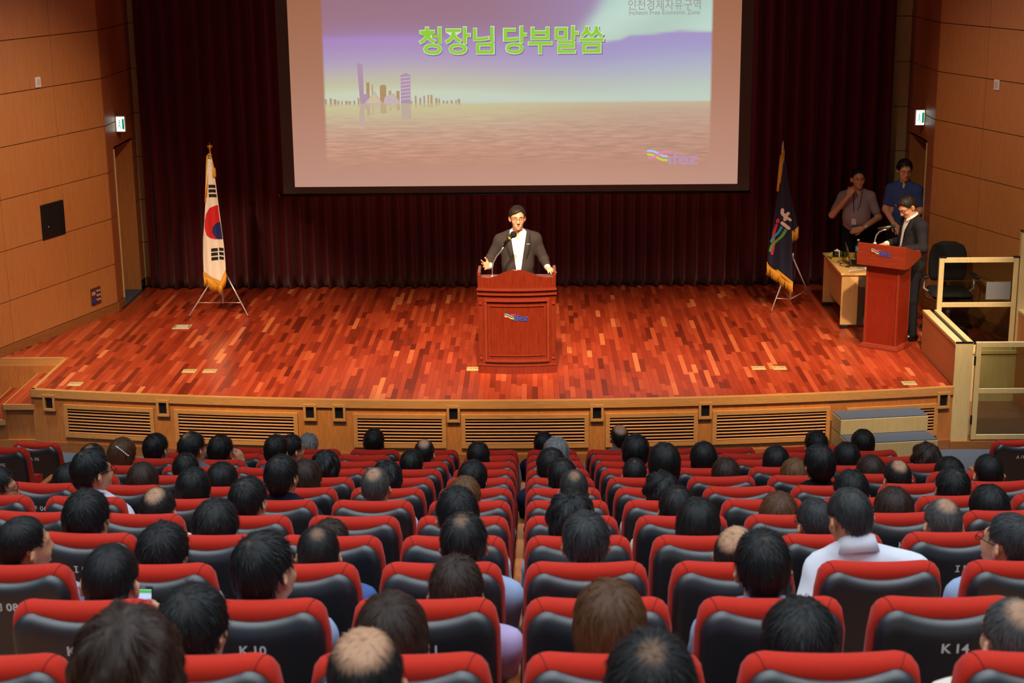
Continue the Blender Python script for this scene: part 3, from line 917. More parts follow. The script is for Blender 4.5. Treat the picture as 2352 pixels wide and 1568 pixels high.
# ------------------------------------------------------------------ central podium
M_pod = wood('podium_mahogany', (92, 25, 10), (122, 40, 16), (30, 30, 1.6), 0.28, 0.45)
M_podt = wood('podium_trim', (112, 38, 20), (134, 52, 30), (2, 30, 30), 0.22, 0.8)
def podium():
    W = 0.418; Yf = 16.57; z0 = STAGE
    t = thing('podium', 'dark red wooden podium with curved front and colourful logo, centre of stage', 'podium', (-0.208, 16.80, z0))
    def yb(x, d=0.0): return -0.175 - d - 0.055 * (1 - (x / W) ** 2)          # bowed front (local y)
    def bow(x0, x1, za, zb, d0, d1, n=17, ztop=None):
        m = MB(); rings = []
        for x in np.linspace(x0, x1, n):
            zt = zb if ztop is None else ztop(x)
            rings.append([(x, yb(x, d0), za), (x, yb(x, d1), za), (x, yb(x, d1), zt), (x, yb(x, d0), zt)])
        return m.loft(rings)
    def top(x):
        u = abs(x) / W
        return 1.055 + 0.092 * (0.5 + 0.5 * math.cos(math.pi * min(1, u / 0.78))) - 0.012 * math.exp(-(u / 0.05) ** 2)
    # body: hollow box open to the speaker
    bow(-W, W, 0.0, 0.0, 0.0, -0.03, 41, lambda x: top(x)).build('front_board', M_pod, t)
    for s in (-1, 1):
        a, b = sorted((s * W, s * (W - 0.025)))
        MB().bbox(a, b, -0.16, 0.22, 0.0, 1.055, 0.003).build('side_board', M_pod, t)
        a, b = sorted((s * (W + 0.004), s * (W - 0.032)))
        MB().bbox(a, b, -0.12, 0.22, 1.055, 1.10, 0.004).build('arm_rail', M_podt, t)
    MB().bbox(-W + 0.026, W - 0.026, -0.16, 0.20, 0.985, 1.005, 0.003).build('desk_board', M_podt, t)
    MB().bbox(-W + 0.026, W - 0.026, -0.16, 0.20, 0.42, 0.44, 0.003).build('shelf', M_podt, t)
    # mouldings
    for za, zb, d in ((0.918, 0.938, 0.028), (0.868, 0.888, 0.024)):
        asb(bow(-W - 0.008, W + 0.008, za, zb, d, 0.0, 25).build('moulding', M_podt, t))
    bow(-W - 0.004, W + 0.004, 0.0, 0.09, 0.018, 0.0, 25).build('plinth', M_pod, t)
    asb(bow(-W - 0.006, W + 0.006, 0.09, 0.104, 0.026, 0.0, 25).build('moulding', M_podt, t))
    # framed field panel
    fx = 0.345
    asb(bow(-fx, fx, 0.80, 0.822, 0.026, 0.0, 21).build('panel_frame', M_podt, t)); asb(bow(-fx, fx, 0.135, 0.157, 0.026, 0.0, 21).build('panel_frame', M_podt, t))
    for s in (-1, 1):
        a, b = sorted((s * fx, s * (fx - 0.022))); bow(a, b, 0.157, 0.80, 0.022, 0.0, 3).build('panel_frame', M_podt, t)
        a, b = sorted((s * (fx - 0.045), s * (fx - 0.052))); bow(a, b, 0.20, 0.752, 0.012, 0.0, 3).build('panel_bead', M_podt, t)
        for k in range(3):
            c = s * (0.378 + 0.011 * k); bow(c - 0.0035, c + 0.0035, 0.20, 0.735, 0.009, 0.0, 2).build('flute', M_podt, t)
        for zz in (0.775, 0.168):
            c = s * 0.39
            MB().cyl((c, yb(c, -0.002), zz), (c, yb(c, 0.012), zz), 0.017, n=18).build('rosette', M_podt, t)
    bow(-fx + 0.052, fx - 0.052, 0.745, 0.752, 0.012, 0.0, 17).build('panel_bead', M_podt, t)
    bow(-fx + 0.052, fx - 0.052, 0.20, 0.207, 0.012, 0.0, 17).build('panel_bead', M_podt, t)
    logo(t, lambda u, v, d: (-0.132 + u * 0.255, yb(-0.132 + u * 0.255, 0.004 + d * 3), 0.585 + v * 0.255), lambda_mat, {'c': (70, 160, 196), 'y': (206, 200, 60), 'p': (214, 60, 130), 'b': (40, 74, 160)})
    # gooseneck microphone
    mroot = thing('podium_microphone', 'gooseneck microphone with black foam head on central podium', 'microphone', (-0.47, 16.72, z0 + 1.005))
    MB().lathe([(0.03, 0), (0.03, 0.012), (0.014, 0.022), (0.011, 0.05)], n=16).build('base', M_chrome, mroot, True)
    pts = [(0, 0, 0.045), (0.0, 0.0, 0.12), (0.012, -0.0, 0.19), (0.05, 0.0, 0.26), (0.10, 0.0, 0.32), (0.135, 0.0, 0.375)]
    MB().tube(pts, 0.008, 10).build('gooseneck', pm('bright_steel', (230, 236, 240), 0.2, 0.9), mroot, True)
    MB().cyl((0.128, 0, 0.360), (0.152, 0, 0.408), 0.013, 0.013, 12).build('clip', M_black, mroot, True)
    MB().cyl((0.135, -0.004, 0.395), (0.215, -0.012, 0.478), 0.015, 0.019, 14).build('mic_body', M_black, mroot, True)
    MB().cyl((0.190, -0.0095, 0.452), (0.197, -0.0105, 0.459), 0.0205, 0.0205, 14).build('yellow_ring', pm('yellow_band', (216, 196, 50), 0.4), mroot, True)
    MB().ball((0.232, -0.014, 0.497), 0.037, 18, 12).build('foam_head', pm('black_foam', (16, 16, 14), 0.95, bump=0.6, bscale=400), mroot, True)
def lambda_mat(name, rgb): return pm(name, rgb, 0.4)
lambda_mat.__name__ = 'paint'
podium()

# ------------------------------------------------------------------ right lectern
M_lec = wood('lectern_cherry', (116, 26, 10), (132, 36, 14), (26, 26, 1.4), 0.32, 0.3)
M_lech = wood('lectern_cherry_cross', (116, 36, 17), (138, 52, 26), (2, 26, 26), 0.32, 0.3)
def lectern():
    t = thing('lectern', 'red-brown wooden lectern with slanted desk and small logo, right of stage', 'lectern', (3.975, 17.635, STAGE), math.radians(-36.4))
    # local -y is the front
    m = MB(); rings = []
    for z, g in ((0, 0.0), (0.02, 0.0), (0.045, -0.012), (0.06, -0.03)):
        a, b = 0.2325 + g, 0.195 + g
        rings.append([(-a, -b, z), (a, -b, z), (a, b, z), (-a, b, z)])
    m.loft(rings).build('plinth', M_lech, t)
    m = MB(); rings = []
    for z, a in ((0.06, 0.195), (0.97, 0.195)):
        rings.append([(-a, -0.155, z), (a, -0.155, z), (a, 0.15, z), (-a, 0.15, z)])
    m.loft(rings).build('column', M_lec, t)
    for sx in (-1, 1):
        for sy in (-0.157, 0.152):
            a, b = sorted((sx * 0.199, sx * 0.172))
            MB().bbox(a, b, sy - 0.006, sy + 0.006, 0.06, 0.97, 0.003).build('edge_strip', M_lech, t)
    m = MB()
    prof = [(-0.235, 0.965), (-0.225, 1.205), (-0.205, 1.212), (0.21, 1.085), (0.21, 1.03), (-0.10, 0.955)]
    m.prism(prof, lambda y, z: (-0.285, y, z), lambda y, z: (0.285, y, z)); m.build('desk', M_lech, t)
    m = MB()
    MB().bbox(-0.27, 0.27, 0.196, 0.215, 1.085, 1.11, 0.003).build('paper_stop', M_lech, t)
    logo(t, lambda u, v, d: (-0.115 + u * 0.235, -0.231 - d * 3 - 0.003, 1.085 + v * 0.235), lambda_mat, {'c': (90, 176, 206), 'y': (216, 206, 80), 'p': (220, 60, 120), 'b': (44, 78, 176)})
    mr = thing('lectern_microphone', 'chrome gooseneck microphone with black head on right lectern', 'microphone', (3.80, 17.62, STAGE + 1.196), math.radians(-36.4))
    MB().lathe([(0.022, -0.006), (0.022, 0.008), (0.009, 0.016)], n=14).build('base', M_chrome, mr, True)
    pts = [(0, 0, 0.01), (0.0, 0.0, 0.05), (0.012, 0.004, 0.095), (0.04, 0.012, 0.135), (0.08, 0.022, 0.158), (0.118, 0.03, 0.166)]
    MB().tube(pts, 0.0085, 10).build('gooseneck', pm('bright_steel', (230, 236, 240), 0.2, 0.9), mr, True)
    MB().cyl((0.115, 0.03, 0.16), (0.14, 0.036, 0.182), 0.010, 0.010, 10).build('clip', M_black, mr, True)
    MB().cyl((0.02, 0.02, 0.168), (0.165, 0.042, 0.203), 0.013, 0.018, 14).build('mic_body', pm('gunmetal', (92, 80, 66), 0.35, 0.7), mr, True)
    MB().ball((0.185, 0.045, 0.207), (0.030, 0.026, 0.026), 16, 10).build('foam_head', pm('black_foam', (16, 16, 14), 0.95, bump=0.6, bscale=400), mr, True)
lectern()

# ------------------------------------------------------------------ table with its things
M_tab = wood('beech_laminate', (206, 158, 92), (218, 172, 106), (14, 14, 1.0), 0.42)
TZ = 1.355
def table():
    X0, X1, Y0, Y1 = 3.60, 4.16, 18.45, 19.70
    t = thing('side_table', 'pale wood office table with dark stripe, behind the right lectern', 'table', ((X0 + X1) / 2, (Y0 + Y1) / 2, STAGE))
    dx, dy = (X1 - X0) / 2, (Y1 - Y0) / 2; h = TZ - STAGE
    MB().bbox(-dx, dx, -dy, dy, h - 0.03, h, 0.006).build('tabletop', M_tab, t)
    for s in (-1, 1):
        y = s * (dy - 0.035)
        MB().bbox(-dx + 0.015, dx - 0.015, y - 0.015, y + 0.015, 0.045, h - 0.03, 0.003).build('end_panel', M_tab, t)
        MB().box(-0.07, 0.02, y - 0.0165, y + 0.0165, 0.045, h - 0.031).build('dark_stripe', pm('dark_brown_strip', (74, 56, 44), 0.5), t)
        for sx in (-1, 1):
            a, b = sorted((sx * (dx - 0.015), sx * (dx - 0.12)))
            MB().bbox(a, b, y - 0.025, y + 0.025, 0.0, 0.045, 0.006).build('foot', M_black, t)
    MB().bbox(-dx + 0.10, -dx + 0.118, -dy + 0.05, dy - 0.05, 0.16, h - 0.03, 0.002).build('modesty_panel', M_tab, t)
    # tray with glass teapot
    tr = thing('serving_tray', 'small yellow-green tray at far corner of the pale table', 'tray', (3.755, 19.36, TZ))
    m = MB()
    rings = []
    for a, b, z in ((0.11, 0.085, 0.0), (0.125, 0.10, 0.03), (0.132, 0.107, 0.032), (0.121, 0.096, 0.03), (0.106, 0.081, 0.004)):
        rings.append([(-a, -b, z), (a, -b, z), (a, b, z), (-a, b, z)])
    m.loft(rings).build('dish', pm('lime_plastic', (196, 186, 70), 0.4), tr)
    for s in (-1, 1):
        MB().tube([(s * 0.128, -0.04, 0.031), (s * 0.15, -0.03, 0.036), (s * 0.15, 0.03, 0.036), (s * 0.128, 0.04, 0.031)], 0.006, 6).build('handle', pm('lime_plastic', (196, 186, 70), 0.4), tr, True)
    for dx_, dy_, r, lab in ((-0.04, 0.0, 0.05, 'clear glass teapot of amber tea on the yellow-green tray'), (0.062, 0.025, 0.036, 'clear glass cup of amber tea beside the glass teapot')):
        g = thing('glass_teapot' if r > 0.04 else 'glass_cup', lab, 'teapot' if r > 0.04 else 'cup', (3.755 + dx_, 19.36 + dy_, TZ + 0.004))
        MB().lathe([(r * 0.7, 0.0), (r, 0.02), (r * 1.02, 0.06), (r * 0.9, 0.085), (r * 0.86, 0.085), (r * 0.97, 0.06), (r * 0.95, 0.022), (r * 0.66, 0.004)], n=20).build('glass_body', glass('clear_glass'), g, True)
        MB().lathe([(r * 0.6, 0.005), (r * 0.9, 0.022), (r * 0.9, 0.048), (0.001, 0.048)], n=18).build('tea', pm('amber_tea', (170, 96, 34), 0.15), g, True)
        MB().tube([(-r, 0, 0.07), (-r - 0.03, 0, 0.065), (-r - 0.032, 0, 0.03), (-r, 0, 0.025)], 0.005, 8).build('handle', pm('olive_plastic', (150, 140, 80), 0.4), g, True)
        if r > 0.04:
            MB().lathe([(0.042, 0.085), (0.03, 0.094), (0.008, 0.098), (0.012, 0.106), (0.001, 0.11)], n=16).build('lid', M_white, g, True)
            MB().cyl((0.02, -0.055, 0.01), (0.02, -0.05, 0.09), 0.008, n=8).build('white_stick', M_white, g)
    # bottle
    b = thing('water_bottle', 'clear plastic water bottle with blue and green label on table', 'bottle', (3.955, 19.28, TZ))
    MB().lathe([(0.024, 0), (0.032, 0.006), (0.033, 0.06), (0.030, 0.09), (0.033, 0.12), (0.033, 0.165), (0.026, 0.19), (0.013, 0.212), (0.013, 0.228)], n=20).build('body', glass('bottle_plastic', (215, 230, 236)), b, True)
    MB().lathe([(0.0338, 0.10), (0.0338, 0.165)], n=20).build('blue_label', pm('label_blue', (60, 130, 190), 0.4), b, True)
    MB().lathe([(0.0340, 0.10), (0.0340, 0.118)], n=20).build('green_label', pm('label_green', (110, 176, 90), 0.4), b, True)
    MB().box(-0.02, 0.02, -0.0355, -0.0335, 0.13, 0.145).build('label_mark', M_white, b)
    MB().lathe([(0.0155, 0.226), (0.0155, 0.246), (0.014, 0.248), (0.001, 0.248)], n=16).build('cap', M_white, b, True)
    # laptop, seen from its open side edge on
    l = thing('laptop', 'open dark laptop standing on the pale table behind lectern', 'laptop', (3.93, 18.98, TZ), math.radians(84))
    MB().bbox(-0.17, 0.17, -0.12, 0.12, 0.004, 0.022, 0.004).build('keyboard_deck', pm('laptop_black', (22, 24, 26), 0.35), l)
    for r_ in range(4):
        for c_ in range(11):
            MB().box(-0.15 + c_ * 0.0275, -0.127 + c_ * 0.0275, 0.07 - r_ * 0.026, 0.09 - r_ * 0.026, 0.022, 0.0245).build('key', pm('key_black', (12, 12, 13), 0.5), l)
    MB().box(-0.04, 0.04, -0.10, -0.045, 0.0215, 0.0228).build('touchpad', pm('pad_grey', (50, 52, 54), 0.3), l)
    m = MB().bbox(-0.17, 0.17, -0.005, 0.005, 0.0, 0.225, 0.004)
    m.xf(Matrix.Translation((0, 0.122, 0.018)) @ Matrix.Rotation(math.radians(-14), 4, 'X')); lid = m.build('lid', pm('laptop_lid', (120, 100, 72), 0.3, 0.4), l)
    m = MB().box(-0.155, 0.155, -0.0062, -0.0052, 0.014, 0.212)
    m.xf(Matrix.Translation((0, 0.122, 0.018)) @ Matrix.Rotation(math.radians(-14), 4, 'X')); m.build('display', pm('dark_display', (16, 28, 34), 0.2), lid)
    # cables
    c = thing('black_cable', 'thin black cable coiled beside the laptop', 'cable', (3.74, 18.95, TZ + 0.004))
    pts = [(0.06 * math.cos(a) * (1 + 0.2 * math.sin(2.3 * a)), 0.14 * math.sin(a) + 0.02 * a - 0.1, 0.004 + 0.0005 * a) for a in np.linspace(0, 10, 50)]
    MB().tube(pts, 0.0035, 6).build('cord', M_black, c, True)
    MB().bbox(-0.02, 0.03, -0.17, -0.14, -0.002, 0.014, 0.003).build('plug', M_black, c)
    c = thing('white_cable', 'short white cable lying at near end of the pale table', 'cable', (3.76, 18.58, TZ + 0.004))
    MB().tube([(-0.05, -0.03, 0.0), (-0.02, -0.01, 0.004), (0.04, 0.03, 0.0), (0.12, 0.05, 0.004), (0.17, 0.1, 0.004)], 0.006, 8).build('cord', M_white, c, True)
    MB().bbox(0.155, 0.185, 0.085, 0.125, -0.003, 0.016, 0.003).build('plug', M_white, c)
table()

# ------------------------------------------------------------------ flags on stands
M_gold = pm('gold_fringe', (214, 150, 34), 0.6, 0.0, noise=0.35, nscale=160)
M_goldm = pm('gold_metal', (226, 180, 80), 0.2, 1.0)
def poly_interp(pts, z):
    P = sorted(pts, key=lambda p: p[1]); return float(np.interp(z, [p[1] for p in P], [p[0] for p in P]))
def fringe_strip(parent, pts, ln, yfn, mat):
    """band and single threads along a line of points (x,z); lengths per point"""
    m = MB()
    for i in range(len(pts) - 1):
        (x0, z0), (x1, z1) = pts[i], pts[i + 1]
        y0, y1 = yfn(x0) - 0.012, yfn(x1) - 0.012
        m.add([(x0, y0, z0 + 0.012), (x1, y1, z1 + 0.012), (x1, y1, z1 - 0.03), (x0, y0, z0 - 0.03),
               (x0, y0 + 0.008, z0 + 0.012), (x1, y1 + 0.008, z1 + 0.012), (x1, y1 + 0.008, z1 - 0.03), (x0, y0 + 0.008, z0 - 0.03)],
              [(0, 1, 2, 3), (7, 6, 5, 4), (0, 4, 5, 1), (3, 2, 6, 7), (1, 5, 6, 2), (0, 3, 7, 4)])
    m.build('fringe_band', mat, parent)
    r = random.Random(2); m = MB()
    tot = sum(math.dist(pts[i], pts[i + 1]) for i in range(len(pts) - 1)); n = int(tot / 0.0075)
    L_ = [0]
    for i in range(len(pts) - 1): L_.append(L_[-1] + math.dist(pts[i], pts[i + 1]))
    for k in range(n):
        s = (k + 0.5) / n * tot
        x = float(np.interp(s, L_, [p[0] for p in pts])); z = float(np.interp(s, L_, [p[1] for p in pts]))
        y = yfn(x) - 0.008; l = ln * r.uniform(0.88, 1.08)
        m.tube([(x, y, z - 0.02), (x + r.uniform(-.004, .004), y + r.uniform(-.004, .004), z - l * 0.6), (x + r.uniform(-.006, .006), y, z - l)], [0.0042, 0.0038, 0.0025], 5)
    m.build('fringe_threads', mat, parent, True)
def flag(label, base, left, right, bottom, yfn, cloth, deco, finial, legs, hub, frl):
    ox, oy = base
    t = thing('flag_stand', label, 'flag', (ox, oy, STAGE), 0)
    def L(x, z, d=0.0): return (x - ox, yfn(x - ox, z) - d, z - STAGE)
    ztop = max(left[0][1], right[0][1])
    nz, nx = 46, 26
    V = []
    for j in range(nz + 1):
        for i in range(nx + 1):
            u = i / nx
            xb = bottom[0][0] + (bottom[-1][0] - bottom[0][0]) * u
            zb = float(np.interp(xb, [p[0] for p in bottom], [p[1] for p in bottom]))
            z = ztop + (zb - ztop) * j / nz
            xl, xr = poly_interp(left, z), poly_interp(right, z)
            V.append(L(xl + (xr - xl) * u, z))
    Fc = np.array([(j * (nx + 1) + i, (j + 1) * (nx + 1) + i, (j + 1) * (nx + 1) + i + 1, j * (nx + 1) + i + 1) for j in range(nz) for i in range(nx)])
    o = link('cloth', mk_mesh('flag_cloth', V, Fc, True), cloth, t)
    md = o.modifiers.new('thick', 'SOLIDIFY'); md.thickness = 0.004; md.offset = -1
    for name, polys, mt in deco:
        for pts in polys:
            # dense flat print that follows the cloth
            import bmesh
            bm = bmesh.new(); vs = [bm.verts.new((x, 0, z)) for x, z in pts]; bm.faces.new(vs)
            bmesh.ops.triangulate(bm, faces=bm.faces)
            for _ in range(3): bmesh.ops.subdivide_edges(bm, edges=bm.edges[:], cuts=1, use_grid_fill=True)
            for v in bm.verts: v.co = Vector(L(v.co.x, v.co.z, 0.004))
            me = bpy.data.meshes.new(name); bm.to_mesh(me); bm.free()
            link(name, me, mt, t)
    fringe_strip(t, [(x - ox, z - STAGE) for x, z in bottom], frl, lambda x: yfn(x, 1.2), M_gold)
    # pole, hub, legs, braces
    hz = hub[2] - STAGE
    MB().cyl((hub[0] - ox, 0.02, 0.13), (finial[0] - ox, 0.02, finial[1] - STAGE - 0.06), 0.013, 0.012, 12).build('pole', M_chrome, t, True)
    MB().lathe([(0.024, -0.03), (0.026, 0.0), (0.024, 0.03)], (hub[0] - ox, 0.02, hz), 14).build('hub', M_chrome, t, True)
    for lx, ly in legs:
        MB().cyl((hub[0] - ox, 0.02, hz), (lx - ox, ly - oy, 0.008), 0.009, 0.009, 10).build('leg', M_chrome, t, True)
        MB().ball((lx - ox, ly - oy, 0.008), 0.011, 10, 6).build('foot', M_black, t, True)
        k = 0.17 / hz
        MB().cyl((hub[0] - ox, 0.02, 0.14), (hub[0] - ox + (lx - hub[0]) * (1 - k), 0.02 + (ly - oy - 0.02) * (1 - k), 0.17), 0.006, 0.006, 8).build('brace', pm('copper_rod', (200, 150, 130), 0.3, 0.5), t, True)
    return t, L
# left: white flag with red and blue disc
def yL(x, z=1.2): return -0.10 + 0.022 * math.sin((x + 0.05) * 34 + (z - 1.2) * 0.9) - 0.05 * max(0, (2.2 - z)) * 0.3
Lf = [(-4.001, 2.64), (-4.038, 2.317), (-4.053, 2.101), (-4.08, 1.883), (-4.116, 1.65), (-4.128, 1.445), (-4.135, 1.09)]
Rf = [(-3.951, 2.64), (-3.919, 2.388), (-3.894, 2.071), (-3.868, 1.765), (-3.851, 1.56), (-3.845, 1.354), (-3.844, 1.09)]
def rect(a, b): return [(a[0], a[1]), (b[0], a[1]), (b[0], b[1]), (a[0], b[1])]
M_flagw = pm('flag_white', (236, 222, 200), 0.75, noise=0.05)
bars = [rect((-4.008, 2.327), (-3.922, 2.290)), rect((-4.010, 2.271), (-3.920, 2.233)), rect((-4.010, 2.213), (-3.913, 2.175)),
        rect((-4.015, 1.539), (-3.938, 1.499)), rect((-3.921, 1.548), (-3.858, 1.511)), rect((-4.017, 1.485), (-3.941, 1.446)), rect((-3.922, 1.494), (-3.859, 1.456)), rect((-4.017, 1.429), (-3.940, 1.389)), rect((-3.924, 1.437), (-3.861, 1.400))]
red = [(-3.908, 2.081), (-4.011, 2.042), (-4.052, 1.97), (-4.073, 1.883), (-4.08, 1.796), (-4.059, 1.708), (-4.018, 1.671), (-3.961, 1.649), (-3.911, 1.652), (-3.866, 1.663), (-3.875, 1.765), (-3.884, 1.867), (-3.893, 1.955), (-3.900, 2.078)]
blue = [(-3.882, 1.87), (-3.915, 1.866), (-3.95, 1.846), (-3.98, 1.81), (-3.99, 1.775), (-3.992, 1.737), (-3.967, 1.678), (-3.932, 1.652), (-3.863, 1.663), (-3.871, 1.765)]
tL, LL = flag('white national flag with red and blue disc, gold fringe, on chrome tripod', (-3.94, 19.42), Lf, Rf, [(-4.135, 1.223), (-4.018, 1.163), (-3.931, 1.10), (-3.844, 1.266)], yL, M_flagw,
     [('red_field', [red], pm('flag_red', (200, 24, 24), 0.7)), ('black_bar', bars, pm('flag_black', (16, 16, 18), 0.7))], (-3.989, 2.781), [(-4.334, 19.26), (-3.587, 19.241), (-4.05, 19.86)], (-3.93, 19.42, 1.30), 0.155)
import bmesh
bm = bmesh.new(); bm.faces.new([bm.verts.new((x_, 0, z_)) for x_, z_ in blue]); bmesh.ops.triangulate(bm, faces=bm.faces)
for _ in range(3): bmesh.ops.subdivide_edges(bm, edges=bm.edges[:], cuts=1, use_grid_fill=True)
for v in bm.verts: v.co = Vector(LL(v.co.x, v.co.z, 0.0065))
me = bpy.data.meshes.new('blue_field'); bm.to_mesh(me); bm.free(); link('blue_field', me, pm('flag_blue', (22, 34, 96), 0.7), tL)
def finial_ball(t, x, z):
    MB().ball((x, 0.02, z), 0.034, 18, 12).build('finial', M_goldm, t, True)
    MB().lathe([(0.012, -0.075), (0.016, -0.06), (0.009, -0.045), (0.012, -0.034)], (x, 0.02, z), 12).build('finial_neck', M_goldm, t, True)
    MB().lathe([(0.006, 0.03), (0.003, 0.046), (0.001, 0.05)], (x, 0.02, z), 8).build('finial_tip', M_goldm, t, True)
finial_ball(tL, -3.989 + 3.94, 2.781 - STAGE)
MB().lathe([(0.02, 0), (0.023, 0.05), (0.016, 0.07)], (-0.045, -0.02, 1.93), 12).build('clip', M_chrome, tL, True)
def cord(t, pts, r=0.008):
    MB().tube(pts, r, 8).build('gold_cord', M_gold, t, True)
cord(tL, [(-0.04, 0.0, 2.0), (-0.075, -0.05, 1.99), (-0.085, -0.07, 1.85), (-0.095, -0.10, 1.65), (-0.115, -0.12, 1.43)], 0.010)
cord(tL, [(-0.04, 0.0, 2.0), (-0.065, -0.05, 1.985), (-0.068, -0.075, 1.85), (-0.083, -0.10, 1.65), (-0.10, -0.12, 1.5)], 0.008)
cord(tL, [(-0.04, 0.0, 2.0), (-0.02, -0.06, 1.97), (-0.0, -0.09, 1.90), (0.012, -0.10, 1.85)], 0.009)
MB().tube([(-0.075, -0.03, 1.99), (-0.05, -0.05, 2.015), (-0.02, -0.04, 2.0)], 0.014, 8).build('cord_knot', M_gold, tL, True)
MB().lathe([(0.012, 0.0), (0.02, -0.02), (0.022, -0.10), (0.020, -0.115)], (0.014, -0.105, 1.86), 12).build('tassel', M_gold, tL, True)
# right: dark navy flag with the colourful mark
def yR(x, z=1.2): return -0.10 + 0.03 * math.sin((x + 0.05) * 22 + (z - 1.2) * 0.7)
Lr = [(3.018, 2.56), (2.958, 2.202), (2.93, 1.956), (2.878, 1.578), (2.845, 1.314), (2.83, 1.0)]
Rr = [(3.042, 2.56), (3.10, 2.157), (3.125, 1.90), (3.14, 1.678), (3.155, 1.429), (3.173, 1.0)]
def rib(pts, w_):
    V, Fc = ribbon(pts, w_)
    return V, Fc
M_navy = pm('flag_navy', (18, 22, 48), 0.7, noise=0.08)
def quads(V, Fc): return [[(V[i][0], V[i][1]) for i in f] for f in Fc]
deco = []
for nm, pts, w_, col in (('pink_wave', [(2.95, 1.779), (2.918, 1.665), (2.922, 1.548), (2.904, 1.431)], 0.036, (206, 44, 72)), ('cyan_wave', [(3.016, 1.742), (2.975, 1.68), (2.919, 1.636), (2.892, 1.585)], 0.034, (50, 150, 180)),
                         ('green_wave', [(3.067, 1.711), (3.026, 1.635), (2.942, 1.57), (2.9, 1.534), (2.880, 1.468)], 0.034, (92, 158, 60)), ('letter_stroke', [(3.025, 1.799), (3.10, 1.742)], 0.042, (226, 206, 190)),
                         ('letter_stroke', [(3.022, 1.962), (3.024, 1.919), (3.058, 1.883), (3.056, 1.845)], 0.042, (226, 206, 190)), ('letter_stroke', [(3.058, 1.883), (3.09, 1.925)], 0.036, (226, 206, 190)), ('letter_stroke', [(3.058, 1.883), (3.115, 1.845)], 0.034, (226, 206, 190))):
    deco.append((nm, pts, w_, col))
tR, LR = flag('dark navy organisation flag with colourful wave mark, gold fringe, on tripod', (3.02, 19.42), Lr, Rr, [(2.845, 1.314), (3.012, 1.187), (3.173, 1.06)], yR, M_navy, [], (3.019, 2.74), [(2.919, 19.315), (3.52, 19.90), (3.10, 19.98)], (3.175, 19.42, 1.373), 0.145)
for i, (nm, pts, w_, col) in enumerate(deco):
    V, Fc = ribbon(pts, w_)
    m = MB(); m.add([LR(p[0], p[1], 0.005 + 0.0006 * i) for p in V], Fc); m.build(nm, pm('print_%d_%d_%d' % col, col, 0.6), tR)
n = 16
m = MB(); m.add([LR(2.967 + 0.026 * math.cos(2 * math.pi * k / n), 1.83 + 0.03 * math.sin(2 * math.pi * k / n), 0.006) for k in range(n)], [tuple(range(n))]); m.build('pink_dot', pm('print_206_44_72', (206, 44, 72), 0.6), tR)
# second fold of the navy flag hanging behind on its right
m = MB(); rows_ = []
for z, xa, xb in ((2.50, 3.035, 3.05), (2.157, 3.09, 3.123), (1.954, 3.10, 3.173), (1.80, 3.12, 3.21), (1.70, 3.135, 3.226)):
    rows_.append([(xa - 3.02, -0.05, z - STAGE), ((xa + xb) / 2 - 3.02, -0.075, z - STAGE - (0.02 if z < 1.75 else 0)), (xb - 3.02, -0.05, z + (0.043 if z < 1.75 else 0) - STAGE), ((xa + xb) / 2 - 3.02, -0.045, z - STAGE)])
asb(m.loft(rows_).build('back_fold', M_navy, tR))
fringe_strip(tR, [(3.137 - 3.02, 1.675 - STAGE), (3.18 - 3.02, 1.70 - STAGE), (3.228 - 3.02, 1.743 - STAGE)], 0.135, lambda x: -0.06, M_gold)
MB().lathe([(0.013, -0.07), (0.018, -0.05), (0.012, -0.03), (0.013, 0.0), (0.009, 0.04), (0.002, 0.085)], (3.019 - 3.02, 0.02, 2.715 - STAGE), 12).build('finial', M_chrome, tR, True)
cord(tR, [(0.0, 0.0, 1.97), (-0.03, -0.05, 1.93), (-0.045, -0.08, 1.80), (-0.06, -0.11, 1.65), (-0.07, -0.12, 1.52)], 0.015)
cord(tR, [(0.0, 0.0, 1.97), (-0.015, -0.06, 1.92), (-0.03, -0.09, 1.78), (-0.05, -0.115, 1.62)], 0.013)
MB().lathe([(0.012, -0.04), (0.020, -0.01), (0.018, 0.05), (0.010, 0.08)], (0.0, 0.0, 1.94), 12).build('cord_knot', M_gold, tR, True)
MB().tube([(-0.02 + -0.022 * math.cos(a), -0.06, 1.895 + 0.026 * math.sin(a)) for a in np.linspace(0, 6.0, 12)], 0.005, 6).build('cord_loop', M_gold, tR, True)

# ------------------------------------------------------------------ right side: partition, lift well, glass gates, portable steps
def partition(name, x0, x1, label):
    t = thing(name, label, 'partition', ((x0 + x1) / 2, 16.715, 0.08))
    hx = (x1 - x0) / 2
    MB().bbox(-hx, hx, -0.715, 0.715, 0.0, 1.04, 0.004).build('body', wood('partition_veneer', (180, 116, 66), (196, 132, 80), (16, 16, 1), 0.42), t)
    MB().bbox(-hx - 0.002, hx + 0.002, -0.725, -0.71, 0.0, 1.06, 0.003).build('end_board', M_pale, t)
    for a, b in ((-hx - 0.006, -hx + 0.075), (hx - 0.055, hx + 0.006)):
        MB().bbox(a, b, -0.722, 0.72, 1.04, 1.075, 0.003).build('cap_board', M_pale, t)
    MB().box(-hx + 0.075, hx - 0.055, -0.715, 0.715, 1.04, 1.046).build('groove', M_dark, t)
    MB().box(-hx, hx, -0.727, -0.712, 1.06, 1.078).build('end_cap', M_black, t)
    return t
partition('partition_wall', 4.335, 4.515, 'low wooden partition with pale capping at right edge of stage')
partition('partition_wall', 5.40, 5.56, 'low wooden partition against right wall behind the glass gate')
structure('lift_well_floor', MB().box(4.515, 5.9, 15.99, 17.42, 0.0, 0.09), wood('worn_floor', (118, 74, 44), (140, 92, 58), (1, 10, 10), 0.55))
structure('wall_lift_well', MB().box(4.515, 5.7, 17.40, 17.46, 0.09, STAGE - 0.03), M_pale)
